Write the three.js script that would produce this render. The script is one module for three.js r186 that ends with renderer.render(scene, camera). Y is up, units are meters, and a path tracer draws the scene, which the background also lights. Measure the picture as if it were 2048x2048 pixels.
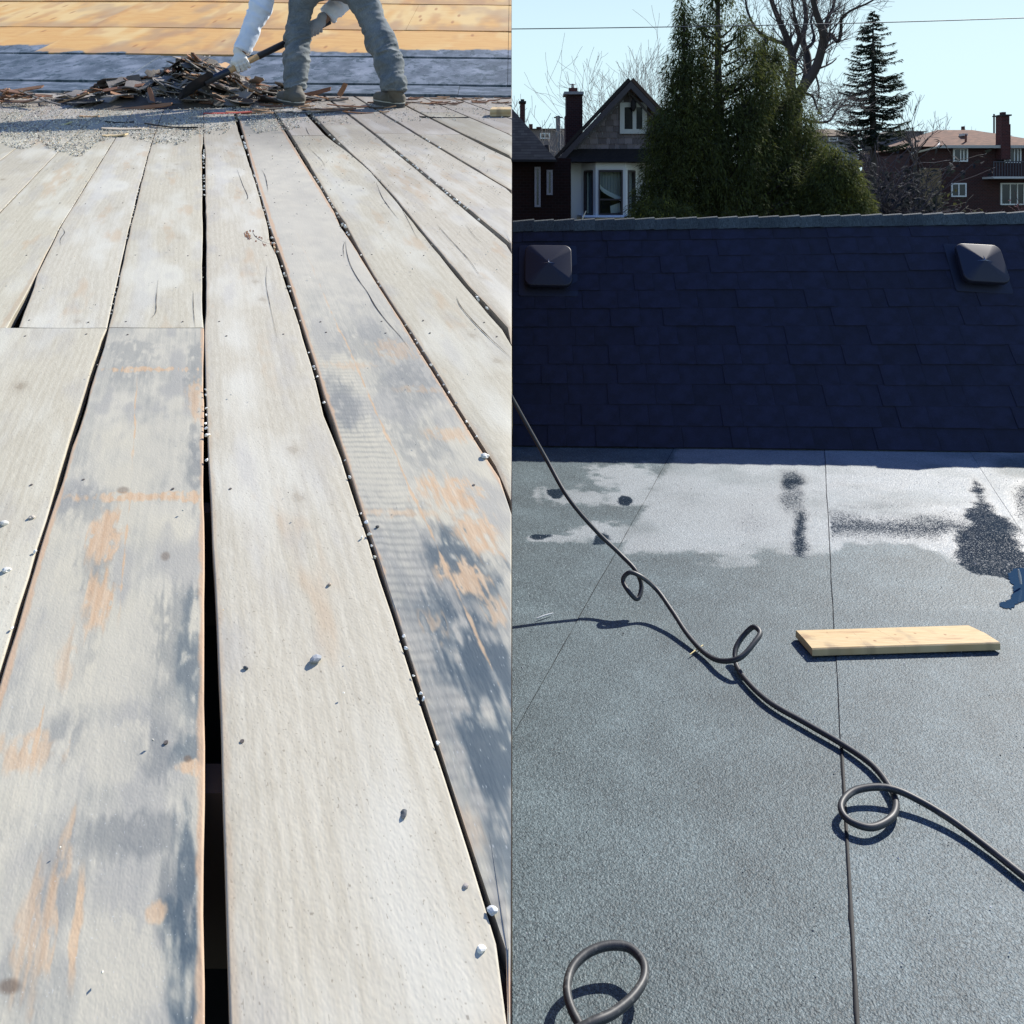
import * as THREE from 'three';
import { RoundedBoxGeometry } from 'three/addons/geometries/RoundedBoxGeometry.js';
import { mergeGeometries, mergeVertices } from 'three/addons/utils/BufferGeometryUtils.js';
import { MarchingCubes } from 'three/addons/objects/MarchingCubes.js';

// ---------------------------------------------------------------- camera, sky, sun, exposure
const W = 1024, F = 804, HY = 205, EY = 5.2;            // focal length in pixels, row of the level horizon, eye height
const scene = new THREE.Scene();
const camera = new THREE.PerspectiveCamera(2 * Math.atan(W / 2 / F) * 180 / Math.PI, 1, 0.05, 600);
camera.position.set(0, EY, 0);
camera.lookAt(0, EY, -1);
camera.setViewOffset(W, W, 0, W / 2 - HY, W, W);        // level camera, lens shifted down: uprights stay upright
camera.updateProjectionMatrix();

const SUN = new THREE.Vector3(0.542, 0.643, -0.542).normalize();
{
  const w = 512, h = 256, d = new Float32Array(w * h * 4);
  for (let j = 0; j < h; j++) for (let i = 0; i < w; i++) {
    const el = ((j + 0.5) / h - 0.5) * Math.PI, az = ((i + 0.5) / w - 0.5) * 2 * Math.PI;
    const x = Math.cos(el) * Math.cos(az), y = Math.sin(el), z = Math.cos(el) * Math.sin(az);
    const g = Math.max(0, x * SUN.x + y * SUN.y + z * SUN.z);
    const t0 = Math.min(1, Math.max(0, (y + 0.05 * x - 0.12) / 0.62)), t = t0 * t0 * (3 - 2 * t0);
    const glow = 0.10 * Math.pow(g, 5) + 0.5 * Math.pow(g, 60);
    let r = 0.405 * (1 - t) + 0.02 * t + glow, gg = 0.545 * (1 - t) + 0.075 * t + glow * 0.95, b = 0.59 * (1 - t) + 0.30 * t + glow * 0.85;
    if (y < 0) { const k = Math.min(1, -y * 8); r = r * (1 - k) + 0.05 * k; gg = gg * (1 - k) + 0.055 * k; b = b * (1 - k) + 0.06 * k; }
    d.set([r, gg, b, 1], (j * w + i) * 4);
  }
  const t = new THREE.DataTexture(d, w, h, THREE.RGBAFormat, THREE.FloatType);
  t.mapping = THREE.EquirectangularReflectionMapping; t.magFilter = THREE.LinearFilter; t.minFilter = THREE.LinearFilter; t.needsUpdate = true;
  scene.background = t; scene.environment = t;
}
const sun = new THREE.DirectionalLight(new THREE.Color(1, 0.95, 0.87), 4.2);
sun.position.copy(SUN).multiplyScalar(60).add(new THREE.Vector3(0, EY, -6));
sun.target.position.set(0, EY, -6);
sun.castShadow = true; sun.shadow.mapSize.set(4096, 4096); sun.shadow.radius = 1;
Object.assign(sun.shadow.camera, { left: -30, right: 30, top: 30, bottom: -30, near: 1, far: 160 });
scene.add(sun, sun.target);
const renderer = new THREE.WebGLRenderer({ antialias: true });
renderer.toneMapping = THREE.LinearToneMapping;
renderer.toneMappingExposure = 1.75;
renderer.shadowMap.enabled = true;

// ---------------------------------------------------------------- helpers
const V = (x, y, z) => new THREE.Vector3(x, y, z);
let rs = 12345;
const seed = (n) => { rs = n >>> 0; };
const rnd = () => { rs = (rs + 0x6D2B79F5) | 0; let t = Math.imul(rs ^ (rs >>> 15), 1 | rs); t = (t + Math.imul(t ^ (t >>> 7), 61 | t)) ^ t; return ((t ^ (t >>> 14)) >>> 0) / 4294967296; };
const R = (a, b) => a + (b - a) * rnd();
const pick = (a) => a[Math.floor(rnd() * a.length)];
const lerp = (a, b, t) => a + (b - a) * t;
const clamp = (x, a = 0, b = 1) => Math.min(b, Math.max(a, x));
const sst = (a, b, x) => { const t = clamp((x - a) / (b - a)); return t * t * (3 - 2 * t); };
const h2 = (x, y, s) => { let h = Math.imul(x, 374761393) + Math.imul(y, 668265263) + Math.imul(s, 974634733) | 0; h = Math.imul(h ^ (h >>> 13), 1274126177); return ((h ^ (h >>> 16)) >>> 0) / 4294967296; };
function vn(x, y, s = 0, per = 0) {
  let xi = Math.floor(x), yi = Math.floor(y); const fx = x - xi, fy = y - yi;
  let x1 = xi + 1, y1 = yi + 1;
  if (per) { xi = ((xi % per) + per) % per; x1 = ((x1 % per) + per) % per; yi = ((yi % per) + per) % per; y1 = ((y1 % per) + per) % per; }
  const u = fx * fx * (3 - 2 * fx), v = fy * fy * (3 - 2 * fy);
  return lerp(lerp(h2(xi, yi, s), h2(x1, yi, s), u), lerp(h2(xi, y1, s), h2(x1, y1, s), u), v);
}
function fbm(x, y, s = 0, o = 4, per = 0) { let a = 0.5, r = 0, n = 0; for (let i = 0; i < o; i++) { r += a * vn(x, y, s + i * 17, per); n += a; a *= 0.5; x *= 2; y *= 2; per *= 2; } return r / n; }
function vn3(x, y, z, s = 0) {
  const zi = Math.floor(z), fz = z - zi, w = fz * fz * (3 - 2 * fz);
  return lerp(vn(x, y, s + zi * 131), vn(x, y, s + (zi + 1) * 131), w);
}
const lin = (v) => { v /= 255; return v <= 0.04045 ? v / 12.92 : Math.pow((v + 0.055) / 1.055, 2.4); };
const enc = (l) => 255 * (l <= 0.0031308 ? l * 12.92 : 1.055 * Math.pow(l, 1 / 2.4) - 0.055);
const mix3 = (a, b, t) => [lerp(a[0], b[0], t), lerp(a[1], b[1], t), lerp(a[2], b[2], t)];
// colour texture: fn(x, y) gives sRGB 0..255
function ctex(w, h, fn, k = 1) {
  const d = new Uint8Array(w * h * 4);
  for (let j = 0; j < h; j++) for (let i = 0; i < w; i++) {
    const c = fn((i + 0.5) / w, (j + 0.5) / h), o = (j * w + i) * 4;
    for (let q = 0; q < 3; q++) d[o + q] = k === 1 ? clamp(c[q], 0, 255) : clamp(enc(lin(clamp(c[q], 0, 255)) / k), 0, 255);
    d[o + 3] = 255;
  }
  return fin(new THREE.DataTexture(d, w, h), true);
}
function btex(w, h, fn) {
  const d = new Uint8Array(w * h * 4);
  for (let j = 0; j < h; j++) for (let i = 0; i < w; i++) { const v = clamp(fn((i + 0.5) / w, (j + 0.5) / h)) * 255, o = (j * w + i) * 4; d[o] = d[o + 1] = d[o + 2] = v; d[o + 3] = 255; }
  return fin(new THREE.DataTexture(d, w, h), false);
}
function fin(t, srgb) {
  t.wrapS = t.wrapT = THREE.RepeatWrapping; t.magFilter = THREE.LinearFilter; t.minFilter = THREE.LinearMipmapLinearFilter; t.generateMipmaps = true;
  if (srgb) t.colorSpace = THREE.SRGBColorSpace; t.needsUpdate = true; return t;
}
function rep(t, x, y) { const c = t.clone(); c.repeat.set(x, y); c.needsUpdate = true; return c; }
const mat = (o) => { const m = new THREE.MeshStandardMaterial({ roughness: 0.85, side: THREE.DoubleSide, ...o }); return m; };
const phys = (o) => new THREE.MeshPhysicalMaterial({ roughness: 0.5, side: THREE.DoubleSide, ...o });
const rgb = (r, g, b) => new THREE.Color().setRGB(r, g, b);

const used = {};
function numbered(n) { if (!(n in used)) { used[n] = 0; return n; } used[n]++; return n + '_' + String(used[n]).padStart(3, '0'); }
function tag(o, label, category, group, kind) {
  if (label) o.userData.label = label;
  if (category) o.userData.category = category;
  if (group) o.userData.group = group;
  if (kind) o.userData.kind = kind;
  return o;
}
function mesh(name, g, m, parent = scene) {
  const o = new THREE.Mesh(g, m); o.name = parent === scene ? numbered(name) : name; o.castShadow = o.receiveShadow = true; parent.add(o); return o;
}
function group(name, pos = [0, 0, 0], turn = 0, parent = scene) {
  const o = new THREE.Group(); o.name = parent === scene ? numbered(name) : name; o.position.set(...pos); o.rotation.y = turn; parent.add(o); return o;
}
// collects triangles
class MB {
  constructor() { this.p = []; this.c = []; this.u = []; this.i = []; this.col = null; }
  v(x, y, z, u = 0, v = 0) { this.p.push(x, y, z); this.u.push(u, v); if (this.col) this.c.push(...this.col); return this.p.length / 3 - 1; }
  tri(a, b, c) { this.i.push(a, b, c); }
  quad(a, b, c, d) { this.i.push(a, b, c, a, c, d); }
  quadP(A, B, C, D, uv) {
    const q = [A, B, C, D], k = q.map((P, n) => this.v(P.x, P.y, P.z, ...(uv ? uv[n] : [0, 0]))); this.quad(...k);
  }
  // hexahedron from 8 corners: bottom 0-3, top 4-7 (same order)
  hexa(c, us = 1, vs = 1) {
    const f = [[3, 2, 1, 0], [4, 5, 6, 7], [0, 1, 5, 4], [1, 2, 6, 5], [2, 3, 7, 6], [3, 0, 4, 7]];
    for (const q of f) {
      const L1 = c[q[0]].distanceTo(c[q[1]]), L2 = c[q[1]].distanceTo(c[q[2]]);
      this.quadP(c[q[0]], c[q[1]], c[q[2]], c[q[3]], [[0, 0], [L1 * us, 0], [L1 * us, L2 * vs], [0, L2 * vs]]);
    }
  }
  box(x0, y0, z0, x1, y1, z1, us = 1, vs = 1) {
    this.hexa([V(x0, y0, z1), V(x1, y0, z1), V(x1, y0, z0), V(x0, y0, z0), V(x0, y1, z1), V(x1, y1, z1), V(x1, y1, z0), V(x0, y1, z0)], us, vs); return this;
  }
  tube(pts, rad, sides = 6) {
    let prev = null; const n = pts.length; let nx = V(0, 0, 1);
    for (let k = 0; k < n; k++) {
      const t = pts[Math.min(n - 1, k + 1)].clone().sub(pts[Math.max(0, k - 1)]).normalize();
      if (Math.abs(t.dot(nx)) > 0.9) nx = Math.abs(t.x) < 0.7 ? V(1, 0, 0) : V(0, 1, 0);
      const a = nx.clone().addScaledVector(t, -nx.dot(t)).normalize(), b = t.clone().cross(a); nx = a;
      const r = typeof rad === 'number' ? rad : rad[k], ring = [];
      for (let s = 0; s < sides; s++) { const an = s / sides * 2 * Math.PI, P = pts[k]; ring.push(this.v(P.x + (a.x * Math.cos(an) + b.x * Math.sin(an)) * r, P.y + (a.y * Math.cos(an) + b.y * Math.sin(an)) * r, P.z + (a.z * Math.cos(an) + b.z * Math.sin(an)) * r, s / sides, k / n)); }
      if (prev) for (let s = 0; s < sides; s++) { const s1 = (s + 1) % sides; this.quad(prev[s], prev[s1], ring[s1], ring[s]); }
      else if (sides > 3) for (let s = 1; s < sides - 1; s++) this.tri(ring[0], ring[s + 1], ring[s]);
      prev = ring;
    }
    if (sides > 3) for (let s = 1; s < sides - 1; s++) this.tri(prev[0], prev[s], prev[s + 1]);
    return this;
  }
  geo() {
    const g = new THREE.BufferGeometry();
    g.setAttribute('position', new THREE.Float32BufferAttribute(this.p, 3)); g.setAttribute('uv', new THREE.Float32BufferAttribute(this.u, 2));
    if (this.c.length) g.setAttribute('color', new THREE.Float32BufferAttribute(this.c, 3));
    g.setIndex(this.i); g.computeVertexNormals(); return g;
  }
  build(name, m, parent = scene) { return mesh(name, this.geo(), m, parent); }
}
const curve = (pts, n) => new THREE.CatmullRomCurve3(pts, false, 'centripetal').getPoints(n);

// places: a pixel of the photograph at a depth; the old deck on the left; the new flat roof on the right
const at = (px, py, d) => V((px - 512) / F * d, EY + (HY - py) / F * d, -d);
const DH = 0.716, DT = 0.2488, DX = 0.383;              // deck: drop below the eye, rise per metre, sideways run of its planks
const deck = (c, d, h = 0) => V(c - DX * d, EY - DH + DT * d + h, -d);
const deckPx = (px, py, h = 0) => { const d = F * (DH - h) / (py - 5); return V((px - 512) / F * d, EY - DH + DT * d + h, -d); };
const cd = (px, py) => { const d = F * DH / (py - 5); return [DH * (px - 204) / (py - 5), d]; };
const MH = 1.59, MX = 0.372;                            // membrane: drop below the eye, sideways run of its rolls
const memPx = (px, py, h = 0) => { const d = F * (MH - h) / (py - HY); return V((px - 512) / F * d, EY - MH + h, -d); };
const MY = EY - MH;

// ---------------------------------------------------------------- the stripped roof on the left
const KD = 1.33;   // how bright a sunlit plank shows against its own colour
const grain = (c, s, sd) => {
  const w = 0.02 * vn(s * 1.1, c * 9, sd) + 0.006 * vn(s * 5, c * 30, sd + 3);
  const ring = 0.5 + 0.5 * Math.sin((c + w * 1.6) * 2 * Math.PI * 62);
  return 0.35 * ring + 0.4 * vn(c * 420, s * 7, sd + 5) + 0.25 * vn(c * 900, s * 26, sd + 7);
};
const saw = (c, s, sd) => 0.55 * vn(c * 260, s * 46, sd + 11) + 0.45 * vn(c * 620, s * 120, sd + 13);
const knots = (c, s, sd) => {
  let m = 0;
  for (let k = 0; k < 3; k++) { const kc = 0.03 + 0.19 * h2(k, 1, sd), ks = 2 * h2(k, 2, sd), dd = Math.hypot((c - kc) / 0.009, (s - ks) / 0.014); if (dd < 3) { const wb = dd + 0.8 * (vn(c * 300, s * 200, sd + 2) - 0.5); m = Math.max(m, h2(k, 7, sd) * (wb < 0.7 ? 0.8 : wb < 1.1 ? 0.45 : 0.28 * Math.max(0, 1 - (wb - 1) / 2))); } }
  return m;
};
const plankTex = [11, 57, 93].map((sd) => ctex(512, 2048, (u, v) => {
  const c = u * 0.25, s = v * 2, g = grain(c, s, sd), w = saw(c, s, sd), cl = fbm(c * 14, s * 3.2, sd + 20, 4), k = knots(c, s, sd);
  let col = mix3([228, 221, 206], [184, 174, 156], clamp(0.27 + (g - 0.5) * 0.36 + (w - 0.5) * 0.42));
  col = mix3(col, [236, 233, 224], sst(0.42, 0.75, cl) * 0.75);
  col = mix3(col, [186, 184, 188], sst(0.55, 0.8, fbm(c * 18, s * 5, sd + 40, 4)) * 0.28);
  col = mix3(col, [214, 188, 160], sst(0.66, 0.8, fbm(c * 16, s * 4, sd + 60, 4)) * 0.5);
  col = mix3(col, [138, 122, 104], k * 0.6);
  if (vn(c * 700, s * 400, sd + 70) > 0.93) col = mix3(col, [120, 110, 98], 0.4);
  const e = Math.min(c, 0.25 - c); col = mix3(col, [198, 170, 142], 0.4 * sst(0.009, 0.002, e + 0.004 * (vn(s * 40, 0, sd) - 0.5)));
  return col;
}, KD));
const plankBump = btex(512, 2048, (u, v) => { const c = u * 0.25, s = v * 2; return 0.18 * grain(c, s, 11) + 0.32 * vn(c * 330, s * 190, 12) + 0.36 * vn(c * 620, s * 400, 14) + 0.14 * fbm(c * 70, s * 30, 8, 3); });
for (const t of [...plankTex, plankBump]) t.wrapS = t.wrapT = THREE.MirroredRepeatWrapping;

// stains of a plank: blobs [kind, px, py, half width, half height] measured on the photograph (1932 px), laid out on the board
const px19 = W / 1932;
function blobs(list) {
  return list.map(([k, x, y, rx, ry, s = 1]) => { const [c, d] = cd(x * px19, y * px19), q = y * px19 - 5; return { k, c, d, rc: DH * rx * px19 / q, rd: d * ry * px19 / q, s }; });
}
const field = (bl, k, c, d, n, oc = 0, od = 0) => { let m = 0; for (const b of bl) if (b.k === k) { const q = Math.min(1, b.rd / 0.06), r = Math.hypot((c + oc * q - b.c) / b.rc, (d + od * q - b.d) / b.rd) + (n - 0.5) * 3.0; m = Math.max(m, b.s * sst(1.3, 0.5, r)); } return m; };
function stainTex(c0, c1, d0, d1, list, sd, opt) {
  const bl = blobs(list);
  return ctex(512, 2048, (u, v) => {
    const c = lerp(c0, c1, u), d = lerp(d0, d1, v), s = d * 1.1;
    const g = grain(c + 0.3, s, sd), w = saw(c, s, sd), n1 = fbm(c * 30, s * 20, sd + 1, 6), n2 = fbm(c * 90, s * 34, sd + 2, 5), n3 = fbm(c * 9, s * 5, sd + 3, 4);
    let col = mix3([214, 208, 193], [172, 171, 164], clamp(0.28 + (g - 0.5) * 0.55 + (w - 0.5) * 0.3 + (n1 - 0.5) * 1.3));
    col = mix3(col, [220, 212, 192], sst(0.5, 0.72, n3) * 0.7);
    col = mix3(col, [176, 174, 170], sst(0.5, 0.68, fbm(c * 20, s * 7, sd + 5, 4)) * 0.6);
    if (opt.ripple) { const rp = Math.pow(0.5 + 0.5 * Math.sin(s * 2 * Math.PI * 62 + n1 * 5), 2) * sst(opt.ripple, opt.ripple - 0.05, c - c0 + (n2 - 0.5) * 0.05) * sst(1.9, 1.2, d); col = mix3(col, [142, 142, 140], rp * (0.15 + 0.5 * n2)); }
    const st = vn(c * 260, s * 22, sd + 31), wx = 0.012 * (n2 - 0.5) + 0.02 * (n3 - 0.5), wd = 0.03 * (n2 - 0.5) + 0.04 * (vn(c * 50, s * 30, sd + 33) - 0.5), nm = 0.42 * n1 + 0.4 * n2 + 0.18 * st;
    const T = field(bl, 'tar', c, d, nm, wx, wd), D = field(bl, 'dark', c, d, nm, wx, wd), P = field(bl, 'peach', c, d, 0.75 * n2 + 0.25 * st, wx, wd), L = field(bl, 'light', c, d, nm, wx, wd), N = field(bl, 'knot', c, d, 0.5);
    col = mix3(col, mix3([152, 152, 150], [118, 124, 128], n2), T * 0.8 * sst(0.22, 0.5, n2 + 0.1 * T));
    col = mix3(col, mix3([92, 105, 115], [58, 80, 98], n1), D * sst(0.28, 0.55, n2 + 0.2) * 0.92);
    col = mix3(col, mix3([218, 211, 194], [198, 193, 180], n2), L * 0.85);
    col = mix3(col, mix3([232, 206, 176], [212, 174, 138], clamp(g + n2 - 0.5)), P * sst(0.4, 0.56, n2 + P * 0.18) * 0.9);
    for (const ln of opt.lines || []) { const tt = clamp((d - ln.d0) / (ln.d1 - ln.d0)), cc = lerp(ln.c0, ln.c1, tt) + (n3 - 0.5) * 0.010 + (n1 - 0.5) * 0.004, en = opt.soft ? sst(0, 0.3, tt) * sst(1, 0.7, tt) : 1; if (d > Math.min(ln.d0, ln.d1) && d < Math.max(ln.d0, ln.d1)) col = mix3(col, mix3([236, 206, 172], [206, 166, 130], n2), sst(ln.w, ln.w * 0.3, Math.abs(c - cc) + (n2 - 0.4) * ln.w * 2.4) * 0.85 * en); }
    if (opt.fade) col = mix3(col, mix3([224, 217, 202], [206, 200, 188], n1), sst(opt.fade, opt.fade + 0.9, d) * 0.85);
    col = mix3(col, [110, 92, 78], N * 0.6);
    const e = Math.min(c - c0, c1 - c); col = mix3(col, [224, 182, 146], sst(0.008, 0.003, e + 0.008 * (n2 - 0.5)) * 0.7);
    if (vn(c * 900, s * 800, sd + 9) > 0.955) col = mix3(col, [225, 228, 230], 0.6);
    return col;
  }, KD);
}
const line19 = (x0, y0, x1, y1, w) => { const a = cd(x0 * px19, y0 * px19), b = cd(x1 * px19, y1 * px19); return { c0: a[0], d0: a[1], c1: b[0], d1: b[1], w }; };
const texA = stainTex(-0.213, 0.0, 0.35, 1.78, [
  ['dark', 345, 1800, 38, 150], ['dark', 352, 1640, 26, 110, 0.7], ['dark', 360, 1260, 26, 110, 0.55], ['dark', 350, 1420, 45, 30, 0.5], ['tar', 330, 1270, 60, 170, 0.7], ['tar', 300, 1420, 70, 60, 0.7], ['tar', 250, 1580, 110, 45, 0.8],
  ['tar', 340, 1700, 40, 160], ['tar', 120, 1640, 60, 120, 0.5], ['tar', 190, 1090, 40, 120, 0.7], ['tar', 170, 950, 60, 40, 0.5], ['tar', 365, 870, 20, 60, 0.8], ['tar', 370, 690, 20, 60, 0.7], ['tar', 240, 700, 50, 25, 0.5], ['tar', 240, 660, 40, 20, 0.5], ['tar', 120, 1390, 40, 50, 0.6], ['tar', 40, 1840, 50, 60, 0.5],
  ['light', 240, 1830, 110, 90], ['light', 250, 1250, 60, 100], ['light', 130, 1180, 60, 60, 0.8], ['light', 300, 850, 50, 90, 0.8], ['light', 210, 1430, 60, 60, 0.9], ['light', 330, 1340, 40, 40, 0.5], ['light', 60, 1120, 40, 120, 0.6],
  ['peach', 200, 1010, 34, 60], ['peach', 195, 1120, 26, 70], ['peach', 250, 938, 120, 9], ['peach', 360, 940, 24, 9], ['peach', 280, 697, 90, 5], ['peach', 372, 750, 18, 40, 0.8], ['peach', 50, 1420, 60, 35, 0.8], ['peach', 360, 1450, 26, 14], ['peach', 292, 1715, 20, 20, 0.9], ['peach', 100, 1700, 16, 170, 0.8], ['peach', 60, 1720, 20, 120, 0.7], ['peach', 130, 1240, 16, 60, 0.5], ['peach', 110, 900, 14, 90, 0.7],
  ['knot', 18, 1862, 22, 16], ['knot', 312, 1050, 9, 9, 0.7], ['knot', 232, 925, 12, 7, 0.7], ['knot', 354, 1432, 8, 7],
], 301, { soft: true, lines: [line19(125, 1900, 160, 1610, 0.004), line19(216, 1200, 245, 900, 0.003), line19(60, 1460, 88, 1300, 0.003), line19(245, 900, 262, 700, 0.002)] });
const texB = stainTex(0.222, 0.447, 0.35, 4.46, [
  ['dark', 900, 1250, 70, 120], ['dark', 930, 1420, 60, 110], ['dark', 880, 1080, 60, 70, 0.8], ['dark', 830, 1160, 40, 60, 0.6], ['dark', 960, 1600, 40, 120, 0.7],
  ['tar', 880, 1100, 90, 150, 0.8], ['tar', 700, 640, 70, 40, 0.5], ['tar', 760, 720, 60, 40, 0.6], ['tar', 650, 760, 30, 60, 0.7], ['tar', 800, 840, 60, 50, 0.5], ['tar', 780, 1130, 40, 120, 0.5], ['tar', 830, 1330, 40, 150, 0.5],
  ['light', 700, 900, 60, 60, 0.7], ['light', 860, 900, 60, 50, 0.6], ['light', 870, 1560, 40, 200, 0.7],
  ['peach', 850, 930, 60, 40], ['peach', 900, 1010, 40, 40], ['peach', 880, 1090, 46, 30], ['peach', 930, 1150, 30, 30, 0.8], ['peach', 850, 822, 45, 14, 0.7], ['peach', 740, 660, 40, 20, 0.6], ['peach', 660, 690, 50, 8, 0.5], ['peach', 750, 968, 90, 8, 0.6], ['peach', 820, 1180, 30, 30, 0.6], ['peach', 880, 1560, 40, 60, 0.4], ['peach', 800, 735, 60, 8, 0.5],
], 401, { ripple: 0.1, fade: 1.5, lines: [line19(965, 1340, 780, 940, 0.0042), line19(780, 940, 640, 620, 0.003), line19(640, 620, 560, 440, 0.003)] });

const plankMats = [];
for (let k = 0; k < 9; k++) { const b = 0.9 + 0.1 * h2(k, 4, 9); plankMats.push(mat({ map: plankTex[k % 3], color: rgb(b * 0.965, b * (0.96 + 0.015 * h2(k, 5, 9)), b * (0.87 + 0.05 * h2(k, 6, 9))), bumpMap: plankBump, bumpScale: 0.00035, roughness: 0.9, vertexColors: true })); }
const matA = mat({ color: rgb(0.965, 0.968, 0.925), vertexColors: true, map: texA, bumpMap: plankBump, bumpScale: 0.0003, roughness: 0.8 }), matB = mat({ color: rgb(0.965, 0.97, 0.93), vertexColors: true, map: texB, bumpMap: plankBump, bumpScale: 0.0003, roughness: 0.8 });
const dirtTex = ctex(512, 512, (u, v) => { const n = fbm(u * 8, v * 8, 77, 5, 8), s = h2(Math.floor(u * 512), Math.floor(v * 512), 5); let c = mix3([176, 168, 156], [122, 116, 110], clamp(n * 1.5 - 0.25)); if (s > 0.9) c = mix3(c, [215, 212, 200], 0.6); if (s < 0.08) c = mix3(c, [70, 66, 64], 0.6); return c; }, KD);
const dirtMats = [0.96, 0.9, 1.0].map((k, j) => mat({ vertexColors: true, map: plankTex[j], color: rgb(k, k * 0.99, k * 0.98), bumpMap: plankBump, bumpScale: 0.001, roughness: 0.95 }));

// soot and trodden dirt: the boards' own colour, heavier towards the foot of the slope and to the right
const soil = (c, d) => { const X = c - DX * d, n = fbm(X * 2.2, d * 3.1, 19, 4), k = clamp(0.62 * sst(2.6, 5.4, d + (n - 0.5) * 2.2) + 0.16 * sst(0.2, 0.9, c + (n - 0.5) * 0.4)); return [1 - 0.62 * k, 1 - 0.63 * k, 1 - 0.62 * k]; };
const deckG = tag(group('plank_deck', [0, 0, 0]), 'weathered grey plank roof deck with dark gaps between the boards', '', null, 'structure');
function plank(name, m, cL, cR, d0, d1, o = {}) {
  const th = 0.024, n = o.n || Math.max(6, Math.ceil((d1 - d0) / 0.09)), cols = 6, b = new MB(), dh = o.dh ?? R(-0.0004, 0.0004), sd = Math.floor(R(1, 9999)), tw = R(-0.001, 0.001); b.col = [1, 1, 1];
  const rows = [];
  for (let k = 0; k <= n; k++) {
    const d = lerp(d0, d1, k / n), lim = DX * d - 0.0008;
    let a = cL(d) + 0.0022 * (vn(d * 14, 1, sd) - 0.5) + 0.0012 * (vn(d * 60, 2, sd) - 0.5), e = cR(d) + 0.0022 * (vn(d * 14, 3, sd) - 0.5) + 0.0012 * (vn(d * 60, 4, sd) - 0.5);
    if (e > lim) e = lim; const gone = a >= e - 0.001; if (gone) a = e - 0.0006; if (gone && rows.length && rows[rows.length - 1][3]) { if (rows.length > 1 && !rows[rows.length - 2][3]) break; rows.pop(); }
    rows.push([d, a, e, gone]);
  }
  if (rows.length < 2) return null;
  const uo = R(0, 0.8), vo = R(0, 1);
  const uv = (c, d, a) => o.uv ? o.uv(c, d) : [(c - a) / 0.25 + (o.same ? 0 : 0), d * 1.1 / 2 + vo];
  const H = (c, a, e, d) => dh + tw * ((c - a) / (e - a) - 0.5) + 0.0008 * Math.pow(2 * (c - a) / (e - a) - 1, 2) - (c - a < 0.0015 || e - c < 0.0015 ? 0.0022 : 0) + 0.0008 * (vn(d * 3, c * 12, sd) - 0.5);
  const ts = [0, 0.012, 0.25, 0.5, 0.75, 0.988, 1];
  const top = rows.map(([d, a, e]) => ts.map((t) => { const c = lerp(a, e, t), P = deck(c, d, H(c, a, e, d)); b.col = soil(c, d); return b.v(P.x, P.y, P.z, ...uv(c, d, a)); }));
  for (let k = 0; k + 1 < top.length; k++) for (let q = 0; q + 1 < ts.length; q++) b.quad(top[k][q], top[k][q + 1], top[k + 1][q + 1], top[k + 1][q]);
  const side = (w) => { let prev = null; for (const [d, a, e] of rows) { const c = w ? e : a, P = deck(c, d, H(c, a, e, d)), q = uv(c, d, a), i = b.v(P.x, P.y, P.z, ...q), j = b.v(P.x, P.y - th, P.z, q[0] + 0.1, q[1]); if (prev) w ? b.quad(prev[0], prev[1], j, i) : b.quad(prev[1], prev[0], i, j); prev = [i, j]; } };
  side(0); side(1);
  for (const r of [rows[0], rows[rows.length - 1]]) { const [d, a, e] = r, A = deck(a, d, H(a, a, e, d)), E = deck(e, d, H(e, a, e, d)), dn = V(0, -th, 0); b.quadP(A, E, E.clone().add(dn), A.clone().add(dn), [[0, 0], [0.9, 0], [0.9, 0.02], [0, 0.02]]); }
  return mesh(name, b.geo(), m, deckG);
}
const poly = (pts) => (d) => { if (d <= pts[0][0]) return pts[0].slice(1); for (let k = 1; k < pts.length; k++) if (d <= pts[k][0]) { const t = (d - pts[k - 1][0]) / (pts[k][0] - pts[k - 1][0]); return [lerp(pts[k - 1][1], pts[k][1], t), lerp(pts[k - 1][2], pts[k][2], t)]; } return pts[pts.length - 1].slice(1); };
// gap lines [depth, middle, width] of the near run of planks
const G = {};
G[-6] = poly([[1, -1.40, 0.004]]); G[-5] = poly([[1, -1.17, 0.005]]); G[-4] = poly([[1, -0.94, 0.004]]);
G[-3] = poly([[1, -0.695, 0.004], [4.4, -0.715, 0.004]]);
G[-2] = poly([[1.78, -0.424, 0.026], [1.95, -0.432, 0.016], [2.15, -0.446, 0.004], [2.6, -0.4646, 0.003], [4.46, -0.478, 0.004]]);
G[-1] = poly([[1.79, -0.213, 0.004], [2.47, -0.236, 0.006], [3.1, -0.252, 0.007], [3.87, -0.268, 0.005], [4.46, -0.275, 0.004]]);
G[0] = poly([[0.35, 0.010, 0.020], [0.56, 0.0095, 0.0175], [0.84, 0.0085, 0.0165], [1.1, 0.005, 0.0105], [1.4, 0.002, 0.006], [1.65, 0.0005, 0.0035], [1.78, 0, 0.003], [1.86, 0, 0.010], [2.5, 0.001, 0.012], [3.2, -0.001, 0.013], [4.0, -0.003, 0.019], [4.2, -0.004, 0.004], [4.46, -0.004, 0.003]]);
G[1] = poly([[0.5, 0.2275, 0.006], [0.7, 0.2255, 0.0055], [1.0, 0.222, 0.006], [1.3, 0.219, 0.007], [1.42, 0.215, 0.016], [1.5, 0.2165, 0.008], [1.8, 0.2165, 0.009], [2.3, 0.213, 0.013], [2.42, 0.207, 0.020], [2.6, 0.210, 0.008], [3.2, 0.209, 0.008], [3.9, 0.208, 0.016], [4.46, 0.207, 0.026]]);
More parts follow.
